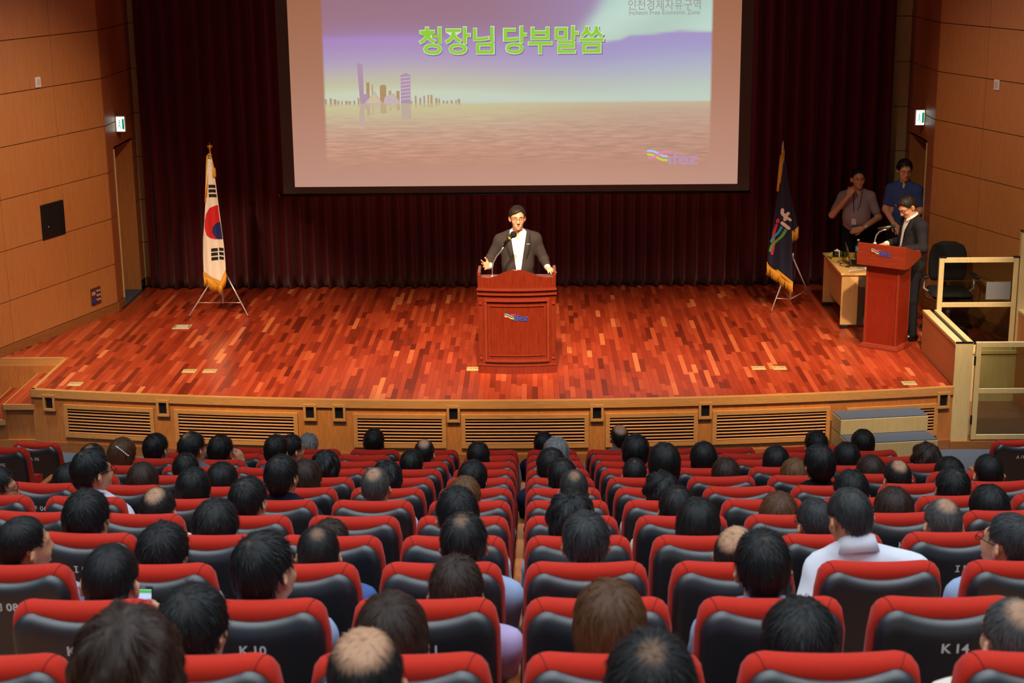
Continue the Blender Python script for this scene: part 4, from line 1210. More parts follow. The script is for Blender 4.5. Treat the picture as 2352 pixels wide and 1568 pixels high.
structure('trim_4', MB().box(4.515, 5.7, 17.385, 17.47, STAGE - 0.03, STAGE + 0.003), M_pale)
structure('baseboard_right', MB().box(4.33, 6.9, 15.965, 15.99, 0.0, 0.085), M_base)
structure('wall_right_front', MB().box(5.56, 6.9, 15.99, 16.05, 0.085, 1.15), M_pale)
def gate(label, x0, x1, y, z0, z1, zm, fw_, extra):
    t = thing('glass_gate', label, 'gate', ((x0 + x1) / 2, y, z0))
    hx = (x1 - x0) / 2; h = z1 - z0; m_ = zm - z0
    for s in (-1, 1):
        a, b = sorted((s * hx, s * (hx - fw_)))
        MB().bbox(a, b, -0.02, 0.02, 0, h, 0.003).build('stile', M_pale, t)
    for za, zb in ((0, fw_), (m_ - fw_ * 0.5, m_ + fw_ * 0.5), (h - fw_, h)):
        MB().bbox(-hx + fw_, hx - fw_, -0.018, 0.018, za, zb, 0.003).build('rail', M_pale, t)
    for za, zb in ((fw_, m_ - fw_ * 0.5), (m_ + fw_ * 0.5, h - fw_)):
        MB().box(-hx + fw_, hx - fw_, -0.003, 0.003, za, zb).build('pane', glass('gate_glass', (205, 212, 200)), t)
    for zz in extra:
        MB().bbox(-hx - 0.016, -hx + 0.004, -0.026, -0.014, zz - 0.05, zz + 0.05, 0.002).build('hinge', M_black, t)
    return t, hx, h
g1, hx, h = gate('wood-framed glass gate at floor level in front of the lift well', 4.545, 5.56, 16.0, 0.10, 1.155, 0.63, 0.055, (0.22, 0.86))
g2, hx, h = gate('wood-framed glass gate on stage level behind the low partition', 4.49, 5.37, 17.46, STAGE + 0.004, 1.742, 1.205, 0.055, ())
MB().box(0.10, 0.37, -0.006, -0.0035, 0.58, 0.78).build('notice_plate', pm('grey_notice', (112, 110, 108), 0.5), g2)
MB().box(-hx - 0.0, -hx + 0.075, -0.024, 0.024, h, h + 0.008).build('top_cap', M_black, g2)
MB().box(hx - 0.06, hx + 0.01, -0.024, 0.024, h, h + 0.012).build('top_cap', M_black, g2)
t = thing('gate_post', 'tall pale wooden post right of the upper glass gate', 'post', (5.42, 17.46, STAGE))
MB().bbox(-0.04, 0.04, -0.04, 0.04, 0.0, 1.35, 0.004).build('post_body', M_pale, t)
MB().bbox(-0.045, 0.045, -0.045, 0.045, 1.35, 1.365, 0.004).build('cap', M_black, t)

def steps_box():
    t = thing('portable_steps', 'pale wooden portable steps with grey carpet treads at stage front', 'steps', (3.57, 15.225, 0.0), math.radians(8.2))
    for i, (z, y0, y1, w_) in enumerate(((0.505, 0.28, 0.555, 0.46), (0.335, 0.0, 0.28, 0.46), (0.165, -0.28, 0.0, 0.46))):
        MB().bbox(-w_, w_, y0, 0.555, z - 0.17 if i < 2 else 0.0, z - 0.012, 0.003).build('step_box', M_pale, t)
        MB().bbox(-w_ + 0.004, w_ - 0.004, y0 + 0.004, y1 - 0.0, z - 0.012, z, 0.003).build('carpet_tread', M_carpet, t)
steps_box()

# ------------------------------------------------------------------ swivel chair behind the MC
def swivel():
    t = thing('office_chair', 'black office swivel chair behind the glass gate by right wall', 'chair', (4.86, 18.36, STAGE), math.radians(-4))
    bl = pm('chair_fabric', (16, 17, 18), 0.8); mt = pm('chair_plastic', (24, 24, 25), 0.4)
    for k in range(5):
        a = 2 * math.pi * k / 5 + 0.3
        MB().tube([(0, 0, 0.09), (0.16 * math.cos(a), 0.16 * math.sin(a), 0.085), (0.29 * math.cos(a), 0.29 * math.sin(a), 0.06)], [0.028, 0.022, 0.016], 8).build('base_leg', mt, t, True)
        for s in (-0.013, 0.013):
            c, d = 0.29 * math.cos(a), 0.29 * math.sin(a); n_ = (-math.sin(a), math.cos(a))
            MB().cyl((c + n_[0] * (s - 0.008), d + n_[1] * (s - 0.008), 0.027), (c + n_[0] * (s + 0.008), d + n_[1] * (s + 0.008), 0.027), 0.027, n=14).build('caster', M_black, t)
    MB().cyl((0, 0, 0.08), (0, 0, 0.42), 0.024, n=12).build('column', M_chrome, t, True)
    m = MB().bbox(-0.24, 0.24, -0.24, 0.24, 0.42, 0.50, 0.035); asb(m.build('seat', bl, t))
    rings = []
    for z, w_, y in ((0.56, 0.18, 0.23), (0.62, 0.215, 0.235), (0.75, 0.225, 0.225), (0.90, 0.215, 0.24), (0.98, 0.18, 0.255), (1.015, 0.10, 0.262)):
        n = 16
        rings.append([(w_ * math.copysign(abs(math.cos(2 * math.pi * k / n)) ** 0.6, math.cos(2 * math.pi * k / n)), y + 0.04 * math.copysign(abs(math.sin(2 * math.pi * k / n)) ** 0.7, math.sin(2 * math.pi * k / n)) + 0.03 * (math.cos(2 * math.pi * k / n) ** 2) * -1, z) for k in range(n)])
    MB().loft(rings).build('backrest', bl, t, True)
    MB().tube([(0, 0.15, 0.43), (0, 0.30, 0.45), (0, 0.29, 0.62)], 0.02, 8).build('back_bar', mt, t, True)
    for s in (-1, 1):
        MB().tube([(s * 0.22, 0.05, 0.45), (s * 0.29, 0.05, 0.50), (s * 0.29, 0.05, 0.64)], 0.014, 8).build('arm_post', M_chrome, t, True)
        MB().bbox(s * 0.29 - 0.035, s * 0.29 + 0.035, -0.10, 0.16, 0.64, 0.67, 0.012).build('armrest', mt, t)
swivel()

# ------------------------------------------------------------------ bodies: smooth unions meshed with surface nets
class Field:
    def __init__(s, ax, ay, az):
        s.ax, s.ay, s.az = (np.asarray(a, dtype=np.float32) for a in (ax, ay, az))
        s.D = np.full((len(ax), len(ay), len(az)), 0.3, dtype=np.float32)
    def sub(s, lo, hi):
        sl = []
        for a, l, h in zip((s.ax, s.ay, s.az), lo, hi):
            i0 = max(0, int(np.searchsorted(a, l)) - 1); i1 = min(len(a), int(np.searchsorted(a, h)) + 1)
            sl.append(slice(i0, i1))
        return tuple(sl), s.ax[sl[0]][:, None, None], s.ay[sl[1]][None, :, None], s.az[sl[2]][None, None, :]
    def put(s, sl, d, k, neg=False):
        D = s.D[sl]
        if neg:
            a, b = -D, d
        else:
            a, b = D, d
        if k > 0:
            h = np.clip(0.5 + 0.5 * (b - a) / k, 0, 1)
            r = b * (1 - h) + a * h - k * h * (1 - h)
        else: r = np.minimum(a, b)
        s.D[sl] = -r if neg else r
    def cap(s, a, b, ra, rb, k=0.02, neg=False, g=0.0):
        a = np.array(a, float); b = np.array(b, float); ra += g; rb += g
        m = max(ra, rb) + 0.06 + k
        sl, X, Y, Z = s.sub(np.minimum(a, b) - m, np.maximum(a, b) + m)
        d = b - a; L2 = max(float(d @ d), 1e-9)
        t = np.clip(((X - a[0]) * d[0] + (Y - a[1]) * d[1] + (Z - a[2]) * d[2]) / L2, 0, 1)
        q = np.sqrt((X - a[0] - t * d[0]) ** 2 + (Y - a[1] - t * d[1]) ** 2 + (Z - a[2] - t * d[2]) ** 2) - (ra + t * (rb - ra))
        s.put(sl, q, k, neg)
    def ell(s, c, r, k=0.02, R=None, neg=False, g=0.0):
        c = np.array(c, float); r = np.array(r, float) + g
        m = max(r) + 0.06 + k
        sl, X, Y, Z = s.sub(c - m, c + m)
        x, y, z = X - c[0], Y - c[1], Z - c[2]
        if R is not None:
            R = np.array(R)
            x, y, z = R[0, 0] * x + R[1, 0] * y + R[2, 0] * z, R[0, 1] * x + R[1, 1] * y + R[2, 1] * z, R[0, 2] * x + R[1, 2] * y + R[2, 2] * z
        k0 = np.sqrt((x / r[0]) ** 2 + (y / r[1]) ** 2 + (z / r[2]) ** 2)
        k1 = np.sqrt((x / r[0] ** 2) ** 2 + (y / r[1] ** 2) ** 2 + (z / r[2] ** 2) ** 2) + 1e-9
        s.put(sl, k0 * (k0 - 1) / k1, k, neg)
    def prims(s, P, g=0.0, tags=None):
        for p in P:
            if tags is not None and p[1] not in tags: continue
            kw = dict(p[3]) if len(p) > 3 else {}
            if g and kw.get('neg'): continue
            if g and 'fine' in kw: continue
            kw.pop('fine', None)
            if p[0] == 'cap': s.cap(*p[2], g=g, **kw)
            else: s.ell(*p[2], g=g, **kw)
        return s
    def clip(s, fn):
        s.D = np.maximum(s.D, fn(s.ax[:, None, None], s.ay[None, :, None], s.az[None, None, :]).astype(np.float32)); return s
    def nets(s):
        D = s.D; ax = (s.ax, s.ay, s.az); n = np.array(D.shape) - 1
        D[0], D[-1] = 0.3, 0.3; D[:, 0], D[:, -1] = 0.3, 0.3; D[:, :, 0], D[:, :, -1] = 0.3, 0.3
        S = D < 0
        ncell = int(n[0] * n[1] * n[2])
        acc = np.zeros((ncell, 3)); cnt = np.zeros(ncell)
        quads = []
        def cid(i, j, k): return (i * n[1] + j) * n[2] + k
        for a in range(3):
            lo = [slice(None)] * 3; hi = [slice(None)] * 3
            lo[a] = slice(0, -1); hi[a] = slice(1, None)
            A, B = S[tuple(lo)], S[tuple(hi)]
            I = np.array(np.nonzero(A != B))
            d0 = D[tuple(lo)][tuple(I)]; d1 = D[tuple(hi)][tuple(I)]
            t = d0 / (d0 - d1)
            P = np.empty((I.shape[1], 3))
            for c in range(3):
                P[:, c] = ax[c][I[c]]
            P[:, a] += t * (ax[a][I[a] + 1] - ax[a][I[a]])
            b, c = [(1, 2), (2, 0), (0, 1)][a]
            ids = []
            for db, dc in ((-1, -1), (0, -1), (0, 0), (-1, 0)):
                J = I.copy(); J[b] += db; J[c] += dc
                q = cid(*J); ids.append(q)
                np.add.at(acc, q, P); np.add.at(cnt, q, 1)
            Q = np.stack(ids, 1)
            f = A[tuple(I)]
            Q[~f] = Q[~f][:, ::-1]
            quads.append(Q)
        Q = np.concatenate(quads)
        used = np.nonzero(cnt > 0)[0]
        mp = np.full(ncell, -1, dtype=np.int64); mp[used] = np.arange(len(used))
        return acc[used] / cnt[used][:, None], mp[Q]

def rotm(yaw=0, pitch=0, roll=0):
    """head turn: yaw about z (positive to the person's left), pitch about x (positive looks up), roll about y"""
    return np.array(Matrix.Rotation(yaw, 3, 'Z') @ Matrix.Rotation(pitch, 3, 'X') @ Matrix.Rotation(roll, 3, 'Y'))

def head_prims(c, R, full=True):
    c = np.array(c)
    def T(p): return tuple(c + R @ np.array(p))
    P = [('ell', 'head', (T((0, -0.012, 0.030)), (0.074, 0.094, 0.088), 0.02, R)),
         ('ell', 'head', (T((0, 0.028, -0.025)), (0.064, 0.066, 0.086), 0.03, R)),
         ('ell', 'head', (T((0, 0.045, -0.085)), (0.044, 0.042, 0.032), 0.03, R))]
    for s in (-1, 1):
        P.append(('ell', 'head', (T((s * 0.083, -0.016, -0.012)), (0.009, 0.022, 0.034), 0.006, R @ np.array(Matrix.Rotation(s * 0.60, 3, 'Z')))))
        P.append(('ell', 'head', (T((s * 0.078, -0.006, -0.034)), (0.008, 0.012, 0.014), 0.006, R)))
    if full:
        P.append(('cap', 'head', (T((0, 0.094, 0.012)), T((0, 0.112, -0.030)), 0.008, 0.013, 0.010)))
        for s in (-1, 1):
            P.append(('ell', 'head', (T((s * 0.012, 0.103, -0.034)), (0.009, 0.010, 0.008), 0.008, R)))
            P.append(('ell', 'head', (T((s * 0.032, 0.095, 0.008)), (0.019, 0.014, 0.012), 0.012, R), {'neg': True}))
            P.append(('cap', 'head', (T((s * 0.014, 0.088, 0.030)), T((s * 0.048, 0.070, 0.028)), 0.010, 0.009, 0.014)))
            P.append(('ell', 'head', (T((s * 0.042, 0.062, -0.030)), (0.020, 0.022, 0.020), 0.02, R)))
        P.append(('cap', 'head', (T((-0.022, 0.084, -0.065)), T((0.022, 0.084, -0.065)), 0.008, 0.008, 0.014)))
        P.append(('cap', 'head', (T((-0.018, 0.084, -0.077)), T((0.018, 0.084, -0.077)), 0.008, 0.008, 0.014)))
        P.append(('ell', 'head', (T((0, 0.082, -0.102)), (0.018, 0.014, 0.013), 0.015, R)))
    return P

def hand_prims(w, d, n, sgn, curl=(0.2, 0.25, 0.3, 0.35), spread=0.12, thumb=0.5, size=1.0):
    """wrist w, pointing d, palm faces n; sgn +1 puts the thumb on d x n side"""
    w, d, n = (np.array(v, float) for v in (w, d, n))
    d /= np.linalg.norm(d); n = n - d * (n @ d); n /= np.linalg.norm(n)
    sd = np.cross(d, n) * sgn
    P = []
    offs = (0.030, 0.010, -0.011, -0.030); lens = (0.072, 0.080, 0.075, 0.058)
    for o, l, cu, k in zip(offs, lens, curl, range(4)):
        kn = w + d * (0.088 - 0.006 * abs(k - 1)) * size + sd * o * size
        P.append(('cap', 'hand', (tuple(w + sd * o * 0.7 * size + d * 0.005), tuple(kn), 0.015 * size, 0.0125 * size, 0.014)))
        dirv = d + sd * spread * (1.2 - 0.8 * k); dirv /= np.linalg.norm(dirv)
        p = kn; a = 0.0
        for fr, ra, rb in ((0.45, 0.0100, 0.0092), (0.30, 0.0092, 0.0085), (0.25, 0.0085, 0.0072)):
            a += cu
            q = p + (dirv * math.cos(a) + n * math.sin(a)) * l * fr * size
            P.append(('cap', 'hand', (tuple(p), tuple(q), ra * size, rb * size, 0.004), {'fine': 1}))
            p = q
    b = w + d * 0.022 * size + sd * 0.022 * size
    t1 = d * 0.55 + sd * (0.75 * thumb + 0.25) + n * 0.25; t1 /= np.linalg.norm(t1)
    t2 = d * 0.85 + sd * 0.45 * thumb + n * 0.25; t2 /= np.linalg.norm(t2)
    m1 = b + t1 * 0.045 * size
    P.append(('cap', 'hand', (tuple(b), tuple(m1), 0.016 * size, 0.0115 * size, 0.010)))
    P.append(('cap', 'hand', (tuple(m1), tuple(m1 + t2 * 0.045 * size), 0.0110 * size, 0.0085 * size, 0.005), {'fine': 1}))
    return P

# ---- hair: shapes in head space (origin = head centre, +y face, +z up)
def grid(lo, hi, h): return np.arange(lo, hi + h, h)
def hair_mesh(kind, h=0.0085, seed=0):
    Zlo = {'long': -0.32, 'wavy': -0.30, 'bob': -0.16, 'pony': -0.30}.get(kind, -0.12)
    wd = {'wavy': 0.17, 'long': 0.135, 'bob': 0.13}.get(kind, 0.115)
    f = Field(grid(-wd, wd, h), grid(-0.19, 0.135, h), grid(Zlo, 0.165, h))
    g = {'crop': 0.010, 'thin': 0.012, 'short': 0.017, 'full': 0.022, 'part': 0.020, 'bald': 0.009, 'bob': 0.024, 'long': 0.022, 'wavy': 0.034, 'pony': 0.016, 'curly': 0.027, 'stage': 0.019}[kind]
    f.ell((0, -0.012, 0.030), (0.074 + g, 0.094 + g, 0.088 + g), 0.0)
    f.ell((0, -0.045, -0.005), ((0.058 if kind in ('short', 'crop', 'thin', 'bald', 'stage') else 0.066) + g * 0.8, 0.060 + g * 0.8, 0.085 + g * 0.6), 0.03)
    if kind == 'bob':
        f.ell((0, -0.03, -0.06), (0.088, 0.085, 0.085), 0.03)
    if kind == 'long':
        f.ell((0, -0.05, -0.06), (0.090, 0.075, 0.12), 0.03); f.ell((0, -0.085, -0.20), (0.098, 0.045, 0.13), 0.05)
    if kind == 'wavy':
        f.ell((0, -0.045, -0.06), (0.115, 0.095, 0.13), 0.04); f.ell((0, -0.08, -0.18), (0.135, 0.065, 0.13), 0.05)
    if kind == 'pony':
        f.ell((0, -0.125, 0.02), (0.028, 0.028, 0.028), 0.02); f.cap((0, -0.14, 0.02), (0, -0.155, -0.2), 0.030, 0.018, 0.02)
    # hairline over the face, ears and nape
    def cutter(X, Y, Z):
        if kind in ('bob', 'long', 'wavy'):
            yf = 0.048 + 0.30 * np.clip(Z - 0.03, 0, 1) - 0.25 * np.clip(-Z, 0, 0.12)
            c = Y - yf - 0.0 * X
            if kind == 'bob': c = np.maximum(c, -0.115 - Z + 0.0 * X)
            return np.minimum(c, 1.0)
        yf = 0.022 + 0.55 * np.clip(Z - 0.015, 0, 0.06) + 0.75 * np.clip(Z - 0.075, 0, 1)
        if kind == 'stage': yf = yf + 0.030 * np.clip((X + 0.030) / 0.05, 0, 1) * np.clip((Z - 0.045) / 0.02, 0, 1) + 0.0 * Z
        c = Y - yf - 0.0 * X
        zb = np.where(Y > -0.035, 0.022, 0.022 - np.clip((-0.035 - Y) / 0.045, 0, 1) * (0.082 if kind in ('crop', 'thin', 'bald') else 0.105))
        if kind == 'full' or kind == 'curly': zb = zb - 0.018
        return np.maximum(c, zb - Z + 0.0 * X)
    f.clip(cutter)
    if kind == 'bald':
        f.ell((0, 0.005, 0.125), (0.066, 0.098, 0.075), 0.012, None, True)
    V, Q = f.nets()
    r = np.random.RandomState(seed + 11)
    # clumps
    az = np.arctan2(V[:, 0], V[:, 1] + 0.05); el = V[:, 2]
    amp = {'crop': 0.0016, 'bald': 0.0008, 'thin': 0.0018, 'wavy': 0.009, 'curly': 0.008, 'short': 0.0038, 'full': 0.0038}.get(kind, 0.003)
    ph = r.uniform(0, 6.28, 4)
    w_ = np.sin(az * 9 + el * 20 + ph[0]) * 0.5 + np.sin(az * 17 - el * 35 + ph[1]) * 0.35 + np.sin(az * 5 + el * 60 + ph[2]) * (0.6 if kind in ('wavy', 'curly') else 0.2)
    nrm = V / (np.linalg.norm(V, axis=1)[:, None] + 1e-6)
    V = V + nrm * (w_ * amp)[:, None]
    # loose strands combed away from the crown
    ns = {'bald': 260, 'crop': 700, 'thin': 500, 'long': 1000, 'wavy': 1300, 'bob': 900, 'curly': 1100, 'stage': 500}.get(kind, 900)
    pick = r.choice(len(V), ns)
    p0 = V[pick]; crown = np.array((r.uniform(-0.015, 0.015), -0.060, 0.125)); cen = np.array((0, -0.012, 0.030)); rad = np.array((0.074, 0.094, 0.088))
    p0 = p0[((p0[:, 2] > -0.05) | (p0[:, 1] < -0.03)) & (p0[:, 1] < (0.03 if kind == 'stage' else 1.0))]
    nn = (p0 - cen) / rad ** 2; nn /= np.linalg.norm(nn, axis=1)[:, None]
    tt = p0 - crown + r.normal(0, 0.012, p0.shape); tt -= nn * (tt * nn).sum(1)[:, None]; tt /= np.linalg.norm(tt, axis=1)[:, None] + 1e-9
    ln = r.uniform(0.018, 0.045, len(p0)) * (1.6 if kind in ('long', 'wavy') else 0.55 if kind in ('crop', 'bald') else 1.0)
    lift = r.uniform(0.0, 1.0, len(p0)) ** 2 * (0.012 if kind in ('curly', 'wavy', 'short', 'full') else 0.005)
    side = np.cross(tt, nn)
    lv = np.linalg.norm((p0 - cen) / rad, axis=1)
    SV = []; SQ = []; base = len(V)
    wdt = 0.0016
    for st_i, (f_, l_, w2) in enumerate(((0.0, 0.02, 1.0), (0.5, 0.5, 0.9), (1.0, 1.0, 0.25))):
        q = p0 + tt * (ln * f_)[:, None]
        k = lv / (np.linalg.norm((q - cen) / rad, axis=1) + 1e-9)
        low = q[:, 2] < -0.02
        k = np.where(low, 1.0, k)
        q = cen + (q - cen) * k[:, None] + nn * (0.0008 + lift * l_)[:, None]
        SV.append(q + side * wdt * w2); SV.append(q - side * wdt * w2)
    m_ = len(p0); idx = np.arange(m_)
    for a in (0, 2):
        SQ.append(np.stack([base + a * m_ + idx, base + (a + 1) * m_ + idx, base + (a + 3) * m_ + idx, base + (a + 2) * m_ + idx], 1))
    V = np.concatenate([V] + SV); Q = np.concatenate([Q] + SQ)
    return V, Q

def hair_mat(name, rgb, scalp=0.0, gray=0.0, skin=(196, 150, 118), r0=0.02, sheen_rgb=None):
    if name in MATS: return MATS[name]
    m = bpy.data.materials.new(name)
    nt, N, L, P = nodes_of(m)
    tc = N.new('ShaderNodeTexCoord')
    mp = N.new('ShaderNodeMapping'); mp.inputs['Location'].default_value = (0, 0.055, -0.03)
    L.new(tc.outputs['Object'], mp.inputs[0])
    sx = N.new('ShaderNodeSeparateXYZ'); L.new(mp.outputs[0], sx.inputs[0])
    at_ = N.new('ShaderNodeMath'); at_.operation = 'ARCTAN2'; L.new(sx.outputs[0], at_.inputs[0]); L.new(sx.outputs[1], at_.inputs[1])
    cb = N.new('ShaderNodeCombineXYZ')
    k1 = N.new('ShaderNodeMath'); k1.operation = 'MULTIPLY'; k1.inputs[1].default_value = 16
    L.new(at_.outputs[0], k1.inputs[0]); L.new(k1.outputs[0], cb.inputs[0])
    k2 = N.new('ShaderNodeMath'); k2.operation = 'MULTIPLY'; k2.inputs[1].default_value = 14
    L.new(sx.outputs[2], k2.inputs[0]); L.new(k2.outputs[0], cb.inputs[1])
    n = N.new('ShaderNodeTexNoise'); n.inputs['Scale'].default_value = 1.6; n.inputs['Detail'].default_value = 6; n.inputs['Distortion'].default_value = 0.6
    L.new(cb.outputs[0], n.inputs['Vector'])
    rp = N.new('ShaderNodeValToRGB')
    base = np.array(s2l(rgb)); hi = np.array(s2l(sheen_rgb)) if sheen_rgb else base * 2.0 + 0.002
    rp.color_ramp.elements[0].position = 0.3; rp.color_ramp.elements[0].color = (*(base * 0.7), 1)
    rp.color_ramp.elements[1].position = 0.75; rp.color_ramp.elements[1].color = (*(hi if not gray else hi * (1 - gray) + np.array((0.35, 0.36, 0.37)) * gray), 1)
    L.new(n.outputs[0], rp.inputs[0])
    colout = rp.outputs[0]
    if scalp > 0:
        ln = N.new('ShaderNodeVectorMath'); ln.operation = 'LENGTH'
        mp2 = N.new('ShaderNodeMapping'); mp2.inputs['Location'].default_value = (0, 0.045, -0.115)
        mp2.inputs['Scale'].default_value = (1, 0.8, 1)
        L.new(tc.outputs['Object'], mp2.inputs[0]); L.new(mp2.outputs[0], ln.inputs[0])
        ad = N.new('ShaderNodeMath'); ad.operation = 'MULTIPLY_ADD'; ad.inputs[1].default_value = 0.05; L.new(n.outputs[0], ad.inputs[0]); L.new(ln.outputs['Value'], ad.inputs[2])
        mr = N.new('ShaderNodeMapRange'); mr.inputs[1].default_value = r0 + 0.025; mr.inputs[2].default_value = r0 + 0.055; mr.inputs[3].default_value = scalp; mr.inputs[4].default_value = 0.0
        L.new(ad.outputs[0], mr.inputs[0])
        mx = N.new('ShaderNodeMix'); mx.data_type = 'RGBA'; mx.inputs[7].default_value = (*s2l(skin), 1)
        L.new(mr.outputs[0], mx.inputs[0]); L.new(colout, mx.inputs[6]); colout = mx.outputs[2]
    L.new(colout, P.inputs['Base Color'])
    P.inputs['Roughness'].default_value = 0.45; P.inputs['Specular IOR Level'].default_value = 0.32
    b = N.new('ShaderNodeBump'); b.inputs['Strength'].default_value = 0.55; b.inputs['Distance'].default_value = 0.004
    L.new(n.outputs[0], b.inputs['Height']); L.new(b.outputs[0], P.inputs['Normal'])
    MATS[name] = m
    return m

def skin_mat(name='skin', rgb=(214, 158, 122)):
    if name in MATS: return MATS[name]
    m = pm(name, rgb, 0.5, spec=0.35, noise=0.06, nscale=25)
    P = m.node_tree.nodes['Principled BSDF']
    P.inputs['Subsurface Weight'].default_value = 0.08
    P.inputs['Subsurface Radius'].default_value = (0.01, 0.004, 0.002)
    return m

def cloth_mat(name, rgb, stripe=None, scale=70.0, axis=0):
    if name in MATS: return MATS[name]
    m = pm(name, rgb, 0.85, spec=0.2, noise=0.08, nscale=14, bump=0.15, bscale=350)
    if stripe:
        nt = m.node_tree; N, L = nt.nodes, nt.links; P = N['Principled BSDF']
        tc = N.new('ShaderNodeTexCoord'); w_ = N.new('ShaderNodeTexWave'); w_.wave_type = 'BANDS'
        w_.bands_direction = 'XYZ'[axis]; w_.inputs['Scale'].default_value = scale
        L.new(tc.outputs['Object'], w_.inputs[0])
        r = N.new('ShaderNodeValToRGB'); r.color_ramp.elements[0].position = 0.45; r.color_ramp.elements[1].position = 0.6
        r.color_ramp.elements[0].color = (*s2l(rgb), 1); r.color_ramp.elements[1].color = (*s2l(stripe), 1)
        L.new(w_.outputs[0], r.inputs[0])
        for l in list(P.inputs['Base Color'].links): L.remove(l)
        L.new(r.outputs[0], P.inputs['Base Color'])
    return m

# ------------------------------------------------------------------ the four people on stage
def standing(P_, h=0.0068):
    lo = np.array([9., 9., 9.]); hi = -lo
    for p in P_:
        a = p[2]
        if p[0] == 'cap':
            r = max(a[2], a[3]); pts = (np.array(a[0]), np.array(a[1]))
        else:
            r = max(a[1]); pts = (np.array(a[0]),)
        for q in pts: lo = np.minimum(lo, q - r); hi = np.maximum(hi, q + r)
    lo -= 0.05; hi += 0.05
    return lambda hh: Field(*[grid(lo[i], hi[i], hh) for i in range(3)])

def body_prims(H, j, sh=0.19, belly=0.0, lean=None):
    """standing figure; j gives elbows, wrists in local space (person faces +y, own right is +x)"""
    P = []
    pel = np.array(j['pelvis']); ch = np.array(j['chest']); nk = np.array(j['neck'])
    P.append(('ell', 'torso', (tuple(pel), (0.160, 0.115, 0.115), 0.03)))
    P.append(('ell', 'torso', (tuple((pel + ch) / 2 + np.array((0, 0.01 + belly * 0.4, 0))), (0.150 + belly * 0.4, 0.110 + belly, 0.17), 0.05)))
    P.append(('ell', 'torso', (tuple(ch), (0.165, 0.112, 0.175), 0.05)))
    P.append(('cap', 'torso', (tuple(nk + np.array((-0.03, 0, -0.02))), tuple(j['shoulder_l']), 0.046, 0.056, 0.05)))
    P.append(('cap', 'torso', (tuple(nk + np.array((0.03, 0, -0.02))), tuple(j['shoulder_r']), 0.046, 0.056, 0.05)))
    P.append(('cap', 'neck', (tuple(nk + np.array((0, -0.005, -0.02))), tuple(np.array(j['head']) + np.array((0, -0.015, -0.045))), 0.057, 0.052, 0.02)))
    for s in 'lr':
        P.append(('cap', 'upper', (tuple(j['shoulder_' + s]), tuple(j['elbow_' + s]), 0.056, 0.043, 0.035)))
        P.append(('cap', 'fore', (tuple(j['elbow_' + s]), tuple(j['wrist_' + s]), 0.043, 0.028, 0.02)))
        P.append(('cap', 'thigh', (tuple(j['hip_' + s]), tuple(j['knee_' + s]), 0.085, 0.058, 0.04)))
        P.append(('cap', 'shin', (tuple(j['knee_' + s]), tuple(j['ankle_' + s]), 0.056, 0.038, 0.02)))
        a = np.array(j['ankle_' + s])
        P.append(('cap', 'foot', (tuple(a + np.array((0, -0.03, -0.045))), tuple(a + np.array((0, 0.13, -0.055))), 0.035, 0.028, 0.02)))
    P += head_prims(j['head'], j['headR'])
    return P

def face_parts(root, j, hair, hairmat, glasses=None, lipc=(168, 84, 72), seed=0):
    R = Matrix([list(r) for r in j['headR']]).to_4x4(); R.translation = Vector(j['head'])
    V, Q = hair_mesh(hair, 0.0075, seed)
    o = link('hair', mk_mesh('hair', V, Q, True), hairmat, root); o.matrix_local = R
    for s in (-1, 1):
        e = MB().ball((s * 0.031, 0.0855, 0.006), (0.0120, 0.0060, 0.0042), 12, 8).build('eye', pm('eye_white', (226, 214, 206), 0.3), root, True); e.matrix_local = R
        i = MB().ball((s * 0.031, 0.0898, 0.0062), (0.0050, 0.0024, 0.0040), 10, 6).build('iris', pm('dark_iris', (22, 14, 10), 0.2), e, True)
        b = MB().tube([(s * 0.013, 0.0955, 0.026), (s * 0.030, 0.0925, 0.031), (s * 0.048, 0.0805, 0.027)], [0.0028, 0.0034, 0.0018], 6).build('eyebrow', hairmat, root, True); b.matrix_local = R
    m = MB().tube([(-0.027, 0.0855, -0.070), (-0.012, 0.0950, -0.0675), (0, 0.0965, -0.0685), (0.012, 0.0950, -0.0675), (0.027, 0.0855, -0.070)], [0.0012, 0.0030, 0.0030, 0.0030, 0.0012], 6)
    m.tube([(-0.024, 0.0860, -0.0725), (0, 0.0955, -0.078), (0.024, 0.0860, -0.0725)], [0.0012, 0.0036, 0.0012], 6)
    m.build('lips', pm('lips', lipc, 0.45), root, True).matrix_local = R
    if glasses:
        gm = pm('glasses_' + glasses[0], glasses[1], 0.3, 0.6)
        m = MB()
        for s in (-1, 1):
            pts = [(s * 0.034 + 0.022 * math.cos(a), 0.104 - 0.010 * abs(math.cos(a)) * (1 if s * math.cos(a) > 0 else 0), 0.004 + 0.015 * math.sin(a)) for a in np.linspace(0, 2 * math.pi, 20, endpoint=False)]
            m.tube(pts, 0.0016, 5, True)
            m.tube([(s * 0.056, 0.096, 0.010), (s * 0.076, 0.05, 0.012), (s * 0.080, -0.01, 0.010)], 0.0017, 5)
        m.tube([(-0.012, 0.104, 0.008), (0, 0.108, 0.010), (0.012, 0.104, 0.008)], 0.0015, 5)
        m.build('glasses', gm, root, True).matrix_local = R

M_skin = skin_mat('skin', (222, 162, 124))
M_blackhair = hair_mat('hair_black', (16, 15, 16), sheen_rgb=(44, 46, 50))
M_suit = cloth_mat('charcoal_suit', (56, 48, 45))
M_trou = cloth_mat('dark_trousers', (24, 24, 28))
M_shirtw = cloth_mat('white_shirt', (232, 226, 218))
M_shoe = pm('black_leather', (18, 14, 12), 0.25)

